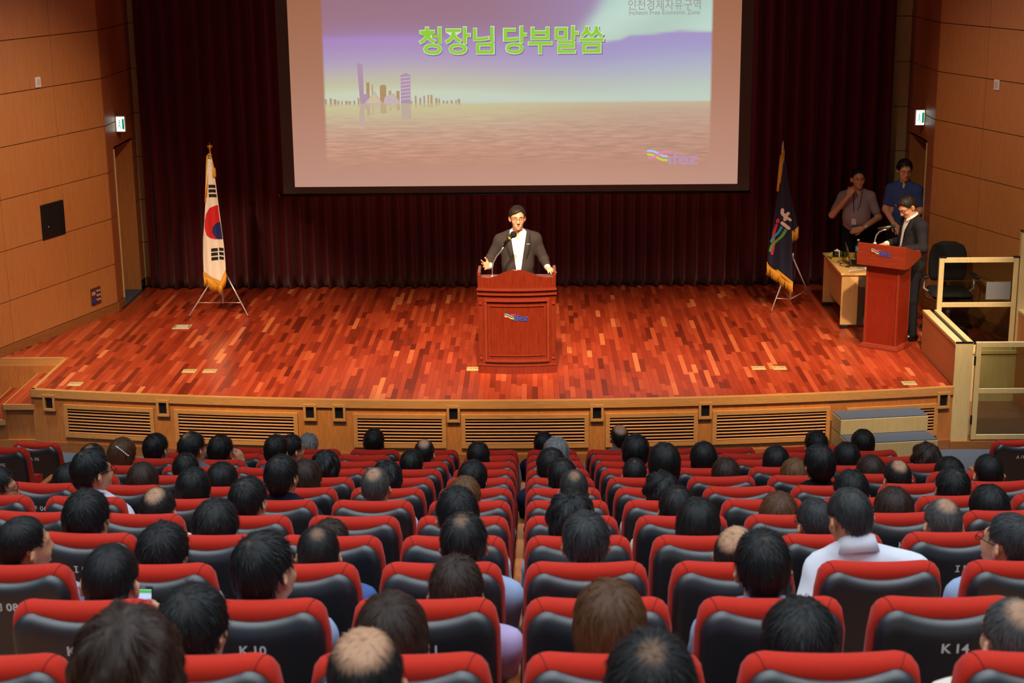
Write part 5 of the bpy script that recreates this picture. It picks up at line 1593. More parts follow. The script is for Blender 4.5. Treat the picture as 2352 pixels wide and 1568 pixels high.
def joints(H, head, headR, **kw):
    k = H / 1.72
    j = dict(pelvis=(0, 0, 0.93 * k), chest=(0, 0.0, 1.25 * k), neck=(0, -0.01, 1.445 * k), head=head, headR=headR,
             shoulder_r=(0.178 * k, -0.01, 1.35 * k), shoulder_l=(-0.178 * k, -0.01, 1.35 * k),
             elbow_r=(0.25 * k, -0.02, 1.11 * k), elbow_l=(-0.25 * k, -0.02, 1.11 * k), wrist_r=(0.25 * k, 0.06, 0.87 * k), wrist_l=(-0.25 * k, 0.06, 0.87 * k),
             hip_r=(0.085, 0, 0.90 * k), hip_l=(-0.085, 0, 0.90 * k), knee_r=(0.10, 0.015, 0.49 * k), knee_l=(-0.10, 0.015, 0.49 * k),
             ankle_r=(0.105, -0.01, 0.09), ankle_l=(-0.105, -0.01, 0.09))
    j.update(kw); return j

def dress(root, F, P, jacket=None, shirt=None, sleeve='fore', trousers=None, vee=None, cuff_at=None, collar=None, j=None, shirt_hem=None):
    nk = np.array(j['neck'])
    def build(name, f, mat):
        V, Q = f.nets(); return link(name, mk_mesh(name, V, Q, True), mat, root)
    f = F(0.0074); f.prims(P); V, Q = f.nets()
    body = link('body', mk_mesh('body', V, Q, True), M_skin, root)
    if trousers:
        f = F(0.011); f.prims(P, 0.012, {'thigh', 'shin'}); f.prims([p for p in P if p[1] == 'torso'][:1], 0.012)
        top = j['pelvis'][2] + 0.07
        f.clip(lambda X, Y, Z: Z - top + 0 * X + 0 * Y); f.clip(lambda X, Y, Z: 0.055 - Z + 0 * X + 0 * Y)
        build('trousers', f, trousers)
        for s in 'lr':
            a = np.array(j['ankle_' + s])
            f = Field(grid(a[0] - 0.09, a[0] + 0.09, 0.009), grid(a[1] - 0.13, a[1] + 0.24, 0.009), grid(-0.03, 0.14, 0.009))
            f.cap(a + (0, -0.03, -0.045), a + (0, 0.14, -0.055), 0.045, 0.040, 0.02); f.cap(a + (0, 0, -0.02), a + (0, 0.02, 0.0), 0.043, 0.040, 0.02)
            f.clip(lambda X, Y, Z: 0.004 - Z + 0 * X + 0 * Y); f.clip(lambda X, Y, Z: Z - 0.10 + 0 * X + 0 * Y)
            build('shoe', f, M_shoe)
    if shirt is not None:
        tags = {'torso', 'upper'} | ({'fore'} if sleeve == 'fore' else set())
        f = F(0.0085); f.prims(P, 0.010, tags - {'fore'}); f.prims(P, 0.006, tags & {'fore'})
        f.cap(nk + np.array((0, -0.005, -0.03)), nk + np.array((0, 0.0, 0.022)), 0.069, 0.064, 0.02)
        z1 = nk[2] + 0.032
        f.clip(lambda X, Y, Z: np.minimum((Z - z1) + 0.45 * (Y - nk[1]), 0.10 - np.abs(X - nk[0])))     # collar slopes down to the front
        f.clip(lambda X, Y, Z: np.minimum(0.002 + 0.42 * np.clip(Z - nk[2] + 0.075, 0, 1) - np.abs(X - nk[0]), np.minimum(Z - nk[2] + 0.075 + 0 * X, Y - nk[1] - 0.02 + 0 * X)) + 0 * Y) # open neck
        hem = shirt_hem if shirt_hem is not None else j['pelvis'][2] - 0.02
        f.clip(lambda X, Y, Z: np.minimum(hem - Z + 0 * X + 0 * Y, np.maximum(0.22 - np.abs(X) + 0 * Y + 0 * Z, -1)) if False else hem - Z + 0 * X + 0 * Y)
        if sleeve == 'short':
            for s in 'lr':
                a, b = np.array(j['shoulder_' + s]), np.array(j['elbow_' + s]); d = (b - a) / np.linalg.norm(b - a); e = a + (b - a) * 0.80
                f.clip(lambda X, Y, Z: np.where(np.sqrt((X - e[0]) ** 2 + (Y - e[1]) ** 2 + (Z - e[2]) ** 2) < 0.13, (X - e[0]) * d[0] + (Y - e[1]) * d[1] + (Z - e[2]) * d[2], -1))
        build('shirt', f, shirt)
        # collar points
        for s in (-1, 1):
            c = nk + np.array((s * 0.036, 0.066, -0.018))
            m = MB().add([tuple(c + np.array(q)) for q in ((-s * 0.026, 0.002, 0.020), (s * 0.026, -0.030, 0.036), (s * 0.034, -0.008, -0.006), (-s * 0.008, 0.020, -0.034))], [(0, 1, 2, 3)])
            o = m.build('collar', shirt, root); md = o.modifiers.new('thick', 'SOLIDIFY'); md.thickness = 0.005
    if jacket is not None:
        f = F(0.0085); f.prims(P, 0.022, {'torso'}); f.prims(P, 0.013, {'upper'}); f.prims(P, 0.012, {'fore'})
        hemz = j['pelvis'][2] - 0.13
        f.ell(tuple(np.array(j['pelvis']) + np.array((0, 0, -0.05))), (0.195, 0.145, 0.14), 0.05)
        z1 = nk[2] + 0.012
        f.clip(lambda X, Y, Z: np.minimum((Z - z1) + 0.55 * (Y - nk[1]), 0.085 - np.abs(X - nk[0])))
        f.clip(lambda X, Y, Z: hemz - Z + 0 * X + 0 * Y)
        zb = vee[0]; ww = vee[1]
        def vcut(X, Y, Z):
            half = vee[2] + np.clip((Z - zb) / (nk[2] - zb), 0, 1.2) * ww
            return np.minimum(np.minimum(half - np.abs(X - vee[3]), Z - zb + 0 * X), Y - 0.02 + 0 * X)
        f.clip(vcut)
        for s in 'lr':
            a, b = np.array(j['elbow_' + s]), np.array(j['wrist_' + s]); d = (b - a) / np.linalg.norm(b - a); e = b - d * 0.015
            f.clip(lambda X, Y, Z: np.where(np.sqrt((X - e[0]) ** 2 + (Y - e[1]) ** 2 + (Z - e[2]) ** 2) < 0.09, (X - e[0]) * d[0] + (Y - e[1]) * d[1] + (Z - e[2]) * d[2], -1))
        build('jacket', f, jacket)
        # lapels along the opening
        for s in (-1, 1):
            pts = []
            for tt in np.linspace(0, 1, 9):
                z = zb + 0.02 + (nk[2] - 0.03 - zb) * tt
                xx = vee[3] + s * (vee[2] + (z - zb) / (nk[2] - zb) * ww)
                pts.append((xx, z, tt))
            m = MB(); n = len(pts); V_ = []
            for xx, z, tt in pts:
                wl = 0.010 + 0.055 * math.sin(math.pi * min(1, tt * 0.62 + 0.05)) * (1 if tt < 0.85 else 0.75)
                for q in (0, 1):
                    x_ = xx + s * wl * q
                    # torso front depth at this place
                    cx, cy, cz = j['chest']; yy = 0.136 * math.sqrt(max(0.05, 1 - (x_ / 0.20) ** 2)) + j['chest'][1] - 0.35 * max(0, z - (cz + 0.05))
                    V_.append((x_, yy + 0.010, z))
            m.add(V_, [(2 * i, 2 * i + 1, 2 * i + 3, 2 * i + 2) for i in range(n - 1)])
            o = m.build('lapel', jacket, root, True); md = o.modifiers.new('thick', 'SOLIDIFY'); md.thickness = 0.006; md.offset = 0
    return body

def speaker():
    R = rotm(math.radians(6), math.radians(-4), 0)
    j = joints(1.72, (0.0, 0.03, 1.602), R, elbow_r=(0.30, 0.0, 1.145), wrist_r=(0.305, 0.17, 1.10), elbow_l=(-0.285, -0.01, 1.13), wrist_l=(-0.325, 0.16, 1.075), chest=(0, 0.01, 1.25))
    j['shoulder_r'] = (0.185, -0.005, 1.345); j['shoulder_l'] = (-0.185, -0.005, 1.36)
    P = body_prims(1.72, j, belly=0.02)
    P += hand_prims(j['wrist_r'], (0.55, 0.75, 0.18), (-0.6, 0.6, 0.35), 1, curl=(0.12, 0.18, 0.22, 0.28), spread=0.30, thumb=1.0, size=1.05)
    P += hand_prims(j['wrist_l'], (-0.35, 0.9, -0.12), (0.1, 0.0, -1.0), 1, curl=(0.15, 0.15, 0.18, 0.2), spread=0.12, thumb=0.6)
    root = thing('person', 'man in dark suit and open white shirt speaking at the central podium', 'person', (-0.20, 17.17, STAGE), math.pi)
    F = standing(P)
    dress(root, F, P, jacket=M_suit, shirt=M_shirtw, trousers=M_trou, vee=(1.03, 0.065, 0.022, -0.01), j=j)
    face_parts(root, j, 'stage', hair_mat('hair_dark_brown', (26, 20, 18), sheen_rgb=(60, 46, 40)), ('thin', (60, 44, 40)))
    MB().bbox(-0.135, -0.095, 0.122, 0.128, 1.325, 1.333, 0.001).build('lapel_pin', pm('pin_blue', (150, 200, 220), 0.3, 0.3), root)
speaker()

def mc():
    R = rotm(math.radians(8), math.radians(-38), 0)
    j = joints(1.72, (0.0, 0.085, 1.555), R, neck=(0, 0.015, 1.44), chest=(0, -0.005, 1.245), elbow_r=(0.27, 0.0, 1.12), elbow_l=(-0.27, 0.0, 1.12), wrist_r=(0.17, 0.24, 1.10), wrist_l=(-0.17, 0.24, 1.10))
    P = body_prims(1.72, j, belly=0.01)
    for s in (1, -1):
        P += hand_prims(j['wrist_r' if s > 0 else 'wrist_l'], (-0.35 * s, 0.9, -0.1), (0, 0, -1.0), -s, curl=(0.25, 0.3, 0.3, 0.35), spread=0.08, thumb=0.6)
    root = thing('person', 'man in black suit with head bowed reading at the right lectern', 'person', (4.30, 17.96, STAGE), math.radians(102))
    F = standing(P)
    dress(root, F, P, jacket=cloth_mat('black_suit', (34, 31, 32)), shirt=M_shirtw, trousers=M_trou, vee=(1.08, 0.075, 0.02, 0.0), j=j)
    face_parts(root, j, 'stage', hair_mat('hair_dark_brown', (26, 20, 18), sheen_rgb=(60, 46, 40)), ('thin', (60, 44, 40)), seed=3)
mc()

def standing_men():
    # man rubbing his nose
    R = rotm(math.radians(6), math.radians(-3), math.radians(3))
    j = joints(1.64, (0.0, 0.03, 1.522), R, elbow_r=(0.31, 0.06, 1.06), wrist_r=(0.125, 0.20, 1.335), elbow_l=(-0.285, 0.0, 1.02), wrist_l=(-0.05, 0.235, 0.915))
    P = body_prims(1.64, j, belly=0.055)
    P += hand_prims(j['wrist_r'], (-0.42, -0.05, 0.9), (-0.5, -0.85, 0.0), 1, curl=(0.7, 0.75, 0.8, 0.85), spread=0.04, thumb=0.4)
    P += hand_prims(j['wrist_l'], (0.95, 0.05, -0.25), (0.1, -1, 0), 1, curl=(0.3, 0.3, 0.35, 0.4), spread=0.06, thumb=0.5)
    root = thing('person', 'man in striped short-sleeved shirt touching his nose, standing by the curtain', 'person', (4.11, 20.25, STAGE), math.radians(176))
    dress(root, standing(P), P, shirt=cloth_mat('striped_shirt', (140, 118, 124), (190, 172, 176), 26.0), sleeve='short', trousers=M_trou, j=j, shirt_hem=0.80)
    face_parts(root, j, 'crop', M_blackhair, ('thin', (60, 44, 40)), seed=5)
    m = MB().tube([(-0.055, 0.075, 1.365), (-0.02, 0.16, 1.22), (0.045, 0.195, 1.045)], 0.004, 6); m.tube([(0.055, 0.075, 1.365), (0.06, 0.16, 1.22), (0.048, 0.195, 1.045)], 0.004, 6)
    m.build('lanyard', pm('grey_blue_cord', (70, 84, 100), 0.7), root, True)
    m = MB().bbox(0.02, 0.082, 0.198, 0.204, 0.94, 1.04, 0.002); m.build('badge', M_white, root)
    MB().box(0.021, 0.081, 0.204, 0.2055, 0.942, 0.962).build('badge_stripe', pm('badge_blue', (60, 110, 160), 0.5), root)
    MB().lathe([(0.036, -0.011), (0.036, 0.011)], n=18).xf(Matrix.Translation((-0.085, 0.205, 0.932)) @ Matrix.Rotation(math.radians(82), 4, 'Y')).build('watch_strap', M_chrome, root, True)
    MB().cyl((-0.10, 0.238, 0.945), (-0.10, 0.248, 0.949), 0.019, n=16).build('watch', pm('watch_face', (230, 226, 220), 0.3), root, True)
    # tall man in blue looking down
    R = rotm(math.radians(24), math.radians(-16), 0)
    j = joints(1.79, (0.0, 0.045, 1.665), R, shoulder_r=(0.165, -0.01, 1.405), shoulder_l=(-0.165, -0.01, 1.405), elbow_r=(0.215, 0.02, 1.15), wrist_r=(0.07, 0.22, 1.00), elbow_l=(-0.215, 0.02, 1.15), wrist_l=(-0.06, 0.22, 0.98))
    P = body_prims(1.79, j, belly=0.0)
    P += hand_prims(j['wrist_r'], (-0.6, 0.6, -0.4), (0.3, -0.8, -0.3), -1, curl=(0.35, 0.35, 0.4, 0.4), spread=0.05, thumb=0.5)
    P += hand_prims(j['wrist_l'], (0.6, 0.6, -0.4), (-0.3, -0.8, -0.3), 1, curl=(0.35, 0.35, 0.4, 0.4), spread=0.05, thumb=0.5)
    root = thing('person', 'tall man in blue shirt with glasses standing at the right doorway', 'person', (4.66, 20.05, STAGE), math.radians(158))
    dress(root, standing(P), P, shirt=cloth_mat('blue_shirt', (58, 78, 136)), sleeve='short', trousers=M_trou, j=j, shirt_hem=0.88)
    face_parts(root, j, 'full', M_blackhair, ('dark', (30, 22, 22)), seed=7)
    MB().tube([(0.06, 0.128, 1.20), (0.075, 0.135, 1.235)], 0.006, 6).build('pen', M_chrome, root, True)
standing_men()

# ------------------------------------------------------------------ theatre seats
M_red = pm('red_upholstery', (190, 40, 22), 0.8, spec=0.2, noise=0.06, nscale=60, bump=0.25, bscale=700, sheen=0.1)
M_shell = pm('charcoal_seat_shell', (20, 30, 38), 0.45, spec=0.9, noise=0.03, nscale=20, coat=0.5)
M_shell.node_tree.nodes['Principled BSDF'].inputs['Coat Roughness'].default_value = 0.42
M_armw = wood('armrest_wood', (176, 104, 52), (192, 120, 64), (14, 1.5, 14), 0.35, 0.3)
M_support = pm('seat_support', (20, 22, 24), 0.5)
M_num = pm('white_number_print', (240, 242, 240), 0.5)
CREST = 1.03
def shear(y, z): return y + (CREST - z) * 0.13
def seat_meshes():
    # red back cushion: one loop per column, wrapped over the top
    rings = []
    xs = list(np.linspace(-0.2325, 0.2325, 33))
    for x in xs:
        a = abs(x)
        u = max(0.0, (a - 0.160) / 0.0726)
        zt = CREST - 0.008 * (1 - min(1, a / 0.16) ** 2) - 0.075 * (1 - math.sqrt(max(0, 1 - min(1, u) ** 2)))
        th = 0.045 * (1.0 if a < 0.205 else math.sqrt(max(0.06, 1 - ((a - 0.205) / 0.0275) ** 2)))
        r = []
        yc = 0.035
        for z in (0.40, 0.60, 0.80): r.append((x, shear(yc - th, z), z))
        for k in range(11):
            t = math.pi - math.pi * k / 10
            z = zt - 0.045 + th * math.sin(t); r.append((x, shear(yc + th * math.cos(t), z) if True else 0, z))
        for z in (0.80, 0.60, 0.40): r.append((x, shear(yc + th + 0.02 * math.sin((z - 0.4) * 4), z), z))
        rings.append(r)
    cushion = MB().loft(rings).mesh('back_cushion', True)
    # piping seams at the corners
    seams = []
    for s in (-1, 1):
        pts = []
        for k in range(9):
            t = math.pi * (1.0 - 0.075 * k); a = 0.160 + 0.030 * k / 8
            u = max(0.0, (a - 0.160) / 0.0726); zt = CREST - 0.075 * (1 - math.sqrt(1 - u * u))
            z = zt - 0.045 + 0.0453 * math.sin(t); pts.append((s * a, shear(0.035 + 0.0453 * math.cos(t), z), z))
        seams.append(MB().tube(pts, 0.0016, 5).mesh('seam', True))
    # grey shell
    nx, nz = 37, 26
    V = []
    W = 0.221
    for i in range(nx):
        x = -W + 2 * W * i / (nx - 1); a = abs(x)
        u = max(0.0, (a - 0.150) / 0.0715)
        zt = CREST - 0.026 - 0.032 * (1 - min(1, a / 0.15) ** 2) - 0.085 * (1 - math.sqrt(max(0, 1 - min(1, u) ** 2)))
        for k in range(nz):
            f = (k / (nz - 1)) ** 2.0 if False else k / (nz - 1)
            f = f ** 1.8
            z = zt - (zt - 0.36) * f
            e1 = min(1, (zt - z) / 0.060); e2 = min(1, (W - a) / 0.030)
            t = 0.036 * math.sqrt(max(0, 1 - (1 - e1) ** 2)) * math.sqrt(max(0, 1 - (1 - e2) ** 2))
            V.append((x, shear(-0.012 - t, z), z))
    n0 = len(V)
    for i in range(nx):
        x = -W + 2 * W * i / (nx - 1)
        for k in range(nz): v = V[i * nz + k]; V.append((v[0], shear(-0.009, v[2]), v[2]))
    Fc = []
    for i in range(nx - 1):
        for k in range(nz - 1):
            a = i * nz + k
            Fc.append((a, a + 1, a + nz + 1, a + nz)); Fc.append((n0 + a, n0 + a + nz, n0 + a + nz + 1, n0 + a + 1))
    for i in range(nx - 1):
        a = i * nz + nz - 1; Fc.append((a, n0 + a, n0 + a + nz, a + nz))
    shell = mk_mesh('back_shell', V, [tuple(f) for f in Fc], True)
    def pad(y0, y1, z0, z1, n=10):
        rr = []
        for z, g in ((z0, 0.02), (z0 + 0.015, 0.0), (z1 - 0.03, 0.0), (z1 - 0.008, 0.012), (z1, 0.04)):
            rr.append([((-0.225 + g), y0 + g, z), ((0.225 - g), y0 + g, z), ((0.225 - g), y1 - g, z), ((-0.225 + g), y1 - g, z)])
        return MB().loft(rr)
    pan = pad(0.11, 0.56, 0.33, 0.45).mesh('seat_cushion')
    up_ = pad(0.11, 0.50, 0.33, 0.43).xf(Matrix.Translation((0, 0.15, 0.34)) @ Matrix.Rotation(math.radians(72), 4, 'X') @ Matrix.Translation((0, -0.11, -0.36))).mesh('seat_cushion')
    arm = MB().bbox(0.240, 0.290, 0.02, 0.40, 0.635, 0.665, 0.008).mesh('armrest')
    sup = MB().bbox(0.252, 0.278, 0.06, 0.34, 0.0, 0.635, 0.004).mesh('side_support')
    brk = MB().bbox(-0.24, 0.252, 0.10, 0.14, 0.27, 0.31, 0.004).mesh('cross_beam')
    for me, mt in ((cushion, M_red), (seams[0], pm('dark_red_seam', (138, 24, 12), 0.8)), (seams[1], pm('dark_red_seam', (138, 24, 12), 0.8)), (shell, M_shell), (pan, M_red), (up_, M_red), (arm, M_armw), (sup, M_support), (brk, M_support)):
        if not me.materials: me.materials.append(mt)
    return dict(cushion=cushion, seams=seams, shell=shell, pan=pan, up=up_, arm=arm, sup=sup, brk=brk)
SM = seat_meshes()
ROWS = 'ABCDEFGHIJKLM'
ORD = ['first', 'second', 'third', 'fourth', 'fifth', 'sixth', 'seventh', 'eighth', 'ninth', 'tenth', 'eleventh', 'twelfth', 'thirteenth']
def sag(x, n):                              # the front rows are curved, the rear ones straight
    return (x - 0.2) ** 2 / 76.0 if n <= 8 else (-0.015 if n == 11 else 0.0)
def turn(x, n): return math.atan((x - 0.2) / 38.0) if n <= 8 else 0.0
def seat_x(c, n):
    x = -0.131 + 0.0046 * n + 0.53 * (c - 11.5)
    if c >= 12 and n >= 8: x += (0.010 if n >= 11 else 0.006) * (c - 11.5)
    if c <= 5: x -= 1.0
    if c >= 18: x += 1.0
    return x
def where(n, c):
    if c <= 5: s = 'left of the left aisle'
    elif c >= 18: s = 'right of the right aisle'
    elif c <= 11: s = '%s left of centre gap' % ORD[11 - c]
    else: s = '%s right of centre gap' % ORD[c - 12]
    return '%s row from stage, %s' % (ORD[n], s)
num_cache = {}
glyphs = {}
def number_meshes(txt, off=0.0):
    """row letter and seat digits printed on the back, as two pieces"""
    z0 = CREST - 0.160
    L2, LF = text_fit(txt[0], None, 0.033, 0.022)
    D2, DF = text_fit(txt[2:], None, 0.033, 0.022, 1.05)
    if txt[0] == 'I':                       # capital I printed with serifs
        L2 = L2 + np.array([0.005, 0.0]); n0 = len(L2); xc = (L2[:, 0].min() + L2[:, 0].max()) / 2
        q = []
        for z_ in (0.0, 0.0275): q += [(xc - 0.009, z_), (xc + 0.009, z_), (xc + 0.009, z_ + 0.0055), (xc - 0.009, z_ + 0.0055)]
        L2 = np.concatenate([L2, np.array(q)]); LF = LF + [(n0, n0 + 1, n0 + 2, n0 + 3), (n0 + 4, n0 + 5, n0 + 6, n0 + 7)]
    gap = 0.016; wl = L2[:, 0].max(); wd = wl + gap + D2[:, 0].max()
    out = []
    for nm, V2, F2, dx in (('row_letter', L2, LF, 0.0), ('seat_number', D2, DF, wl + gap)):
        V = [(p[0] + dx - wd / 2 + off, shear(-0.0495, z0 + p[1]), z0 + p[1]) for p in V2]
        me = mk_mesh(nm, V, F2); me.materials.append(M_num); out.append((nm, me))
    return out
def make_seat(r, c, occupied):
    n = ROWS.index(r); x = seat_x(c, n); s = sag(x, n)
    t = thing('theatre_seat', None, 'seat', (x, row_y(n) + s - 0.034, TIER + ROW_DZ * n), turn(x, n), 'theatre seats in rows')
    t['label'] = 'red and grey theatre seat, ' + where(n, c)
    sh = link('back_shell', SM['shell'], None, t)
    link('back_cushion', SM['cushion'], None, t); link('seam', SM['seams'][0], None, t); link('seam', SM['seams'][1], None, t)
    link('seat_cushion', SM['pan' if occupied else 'up'], None, t)
    link('armrest', SM['arm'], None, t); link('side_support', SM['sup'], None, t); link('cross_beam', SM['brk'], None, t)
    if c in (6, 18):
        link('armrest', SM['arm'], None, t, (-0.53, 0, 0)); link('side_support', SM['sup'], None, t, (-0.53, 0, 0))
    for nm, me in number_meshes('%s %02d' % (r, c), 0.022 if c >= 12 else 0.0): link(nm, me, None, sh)
    return t

AUD = [
    ('E', 6, 0.005, 1.183, 0.94, 'short', 't', 0, 0), ('D', 6, -0.045, 1.186, 1.0, 'long', 'b', -20, 0), ('C', 6, -0.001, 1.177, 1.05, 'short', 'k', -15, 0),
    ('D', 7, -0.031, 1.24, 1.0, 'short', 't', -25, 0), ('E', 7, 0.119, 1.131, 0.98, 'short', 'w', 10, 0), ('F', 7, 0.047, 1.116, 1.0, 'long', 'db', 0, 0),
    ('G', 8, 0.03, 1.156, 1.0, 'long', 'k', 0, 0), ('F', 8, 0.024, 1.131, 1.0, 'long', 'k', 0, 0), ('H', 9, -0.017, 1.169, 1.01, 'short', 'w', -15, 0),
    ('H', 8, 0.055, 1.107, 1.03, 'crop', 'bt', 0, 0), ('G', 6, -0.048, 1.138, 0.99, 'short', 'k', -65, 0), ('F', 6, 0.1, 1.105, 1.0, 'long', 'k', 0, 0),
    ('I', 9, -0.006, 1.121, 1.06, 'full', 'k', 0, -8), ('I', 8, -0.041, 1.171, 1.02, 'full', 'k', -10, 0), ('G', 7, -0.012, 1.252, 1.06, 'short', 'w', -35, 0),
    ('J', 8, -0.008, 1.159, 0.98, 'crop', 'k', -40, 0), ('J', 9, -0.008, 1.132, 1.0, 'full', 'k', -15, 0), ('K', 9, 0.029, 1.138, 1.04, 'crop', 'k', 0, -8),
    ('L', 10, -0.025, 1.147, 0.94, 'full', 'w', -15, 0), ('M', 10, 0.044, 1.229, 1.0, 'wavy', 'db', 0, 0), ('K', 10, 0.01, 1.191, 1.04, 'short', 'w', -25, 0),
    ('J', 10, 0.054, 1.114, 0.94, 'thin', 't', 5, 0), ('I', 10, -0.033, 1.043, 0.94, 'short', 'db', 0, -5), ('I', 11, 0.012, 1.195, 1.03, 'short', 'k', 8, 0),
    ('J', 11, 0.081, 1.163, 0.98, 'short', 't', 0, -4), ('K', 11, 0.084, 1.1, 0.97, 'short', 'db', 5, -8), ('L', 11, -0.028, 1.127, 1.0, 'long', 'db', 0, 0),
    ('M', 11, -0.006, 1.167, 0.94, 'crop', 'bb', 0, -4), ('D', 8, 0.053, 1.227, 0.97, 'short', 'k', 0, 0), ('C', 8, 0.026, 1.189, 0.96, 'short', 'k', -45, 0),
    ('A', 8, -0.102, 1.121, 0.94, 'full', 'g', 0, 0), ('G', 9, 0.007, 1.233, 0.99, 'short', 'w', -20, 0), ('F', 9, 0.013, 1.154, 1.0, 'long', 'db', 0, 0),
    ('E', 9, 0.005, 1.159, 0.99, 'curly', 'k', 0, 0), ('A', 9, -0.029, 1.175, 1.04, 'short', 'w', 0, 0), ('C', 10, 0.018, 1.155, 0.94, 'crop', 'bt', 0, 0),
    ('D', 10, -0.001, 1.117, 0.94, 'short', 'k', 0, 0), ('C', 11, -0.069, 1.142, 0.99, 'short', 'w', 0, 0), ('F', 11, -0.027, 1.148, 0.94, 'full', 'k', -8, 0),
    ('G', 11, -0.037, 1.115, 1.0, 'pony', 'lb', 0, 0), ('G', 10, 0.006, 1.161, 0.94, 'crop', 'gt', 0, 0), ('F', 10, -0.023, 1.15, 0.94, 'curly', 'k', 0, 0),
    ('A', 12, -0.07, 1.15, 0.95, 'short', 'k', -6, 0), ('C', 12, 0.008, 1.18, 1.06, 'full', 'g', 0, 0), ('E', 12, -0.071, 1.181, 1.06, 'short', 'w', 0, 0),
    ('F', 12, -0.001, 1.161, 0.99, 'short', 'w', 6, 0), ('G', 12, 0.039, 1.149, 0.94, 'crop', 'kgt', 0, 0), ('I', 12, -0.022, 1.174, 1.03, 'curly', 'k', 0, 0),
    ('J', 12, 0.002, 1.166, 0.98, 'short', 'kg', 0, 0), ('A', 13, 0.076, 1.203, 0.94, 'crop', 'bb', 10, 0), ('D', 13, 0.027, 1.236, 1.04, 'full', 'k', 0, 0),
    ('E', 13, -0.03, 1.101, 0.97, 'crop', 'w', 0, -6), ('F', 13, 0.083, 1.259, 1.0, 'bob', 'k', 0, 0), ('G', 13, -0.01, 1.14, 0.97, 'curly', 'k', 8, 0),
    ('H', 13, -0.014, 1.117, 0.98, 'short', 'w', 0, -6), ('I', 13, -0.011, 1.136, 1.0, 'long', 'k', 0, 0), ('D', 14, 0.002, 1.174, 1.0, 'bob', 'k', 0, 0),
    ('E', 14, 0.052, 1.103, 1.0, 'long', 'db', 0, 0), ('J', 13, 0.029, 1.105, 0.94, 'crop', 'bb', -25, 0), ('K', 13, -0.004, 1.186, 0.98, 'short', 'w', 5, 0),
    ('L', 12, -0.003, 1.156, 1.0, 'long', 'b', 0, 0), ('M', 12, 0.034, 1.173, 0.98, 'full', 't', 0, 0), ('B', 16, 0.089, 1.164, 1.06, 'short', 'k', 5, 0),
    ('B', 17, -0.037, 1.163, 1.0, 'bob', 'k', 0, 0), ('D', 15, -0.0, 1.132, 1.0, 'bob', 'k', 0, 0), ('F', 15, -0.028, 1.231, 0.97, 'full', 'w', 6, 0),
    ('E', 15, -0.012, 1.092, 1.0, 'long', 'lb', 0, 0), ('D', 16, -0.008, 1.151, 1.0, 'bob', 'k', 0, 0), ('E', 16, -0.028, 1.102, 1.0, 'bob', 'db', 0, 0),
    ('F', 16, -0.067, 1.12, 0.97, 'crop', 'bt', 0, 0), ('G', 15, -0.008, 1.122, 1.05, 'short', 'k', 0, -5), ('D', 17, 0.05, 1.133, 1.06, 'curly', 'db', 0, 0),
    ('E', 17, -0.022, 1.079, 1.0, 'bob', 'k', 0, 0), ('G', 16, 0.011, 1.136, 1.03, 'short', 'w', 0, 0), ('F', 17, -0.03, 1.145, 1.03, 'crop', 'k', 0, 0),
    ('H', 16, -0.033, 1.102, 1.0, 'long', 'k', 0, 0), ('H', 15, 0.009, 1.102, 1.0, 'long', 'db', 0, 0), ('H', 14, -0.036, 1.084, 1.0, 'long', 'b', 0, 0),
    ('I', 14, -0.024, 1.128, 0.96, 'crop', 'kg', 12, 0), ('J', 14, -0.001, 1.134, 0.99, 'crop', 'kg', 18, -20), ('I', 15, -0.01, 1.114, 0.94, 'crop', 'gt', 0, 0),
    ('J', 15, -0.021, 1.152, 0.99, 'crop', 'kg', 35, 0), ('L', 13, -0.05, 1.097, 1.03, 'full', 'w', 0, -8), ('L', 14, -0.036, 1.102, 0.94, 'crop', 'gt', 10, 0),
    ('C', 7, -0.015, 1.177, 1.06, 'short', 'w', -8, 0),
]
OCC = {(a[0], a[1]) for a in AUD}
# columns of each row that reach into the picture
SPAN = {'A': (5, 18), 'B': (5, 17), 'C': (6, 17), 'D': (6, 17), 'E': (6, 17), 'F': (6, 17), 'G': (6, 17), 'H': (7, 16), 'I': (8, 16), 'J': (8, 15), 'K': (9, 14), 'L': (9, 14)}
for r, (c0, c1) in SPAN.items():
    for c in range(c0, c1 + 1):
        make_seat(r, c, (r, c) in OCC)
for r, c in (('M', 10), ('M', 11), ('M', 12)): make_seat(r, c, True)

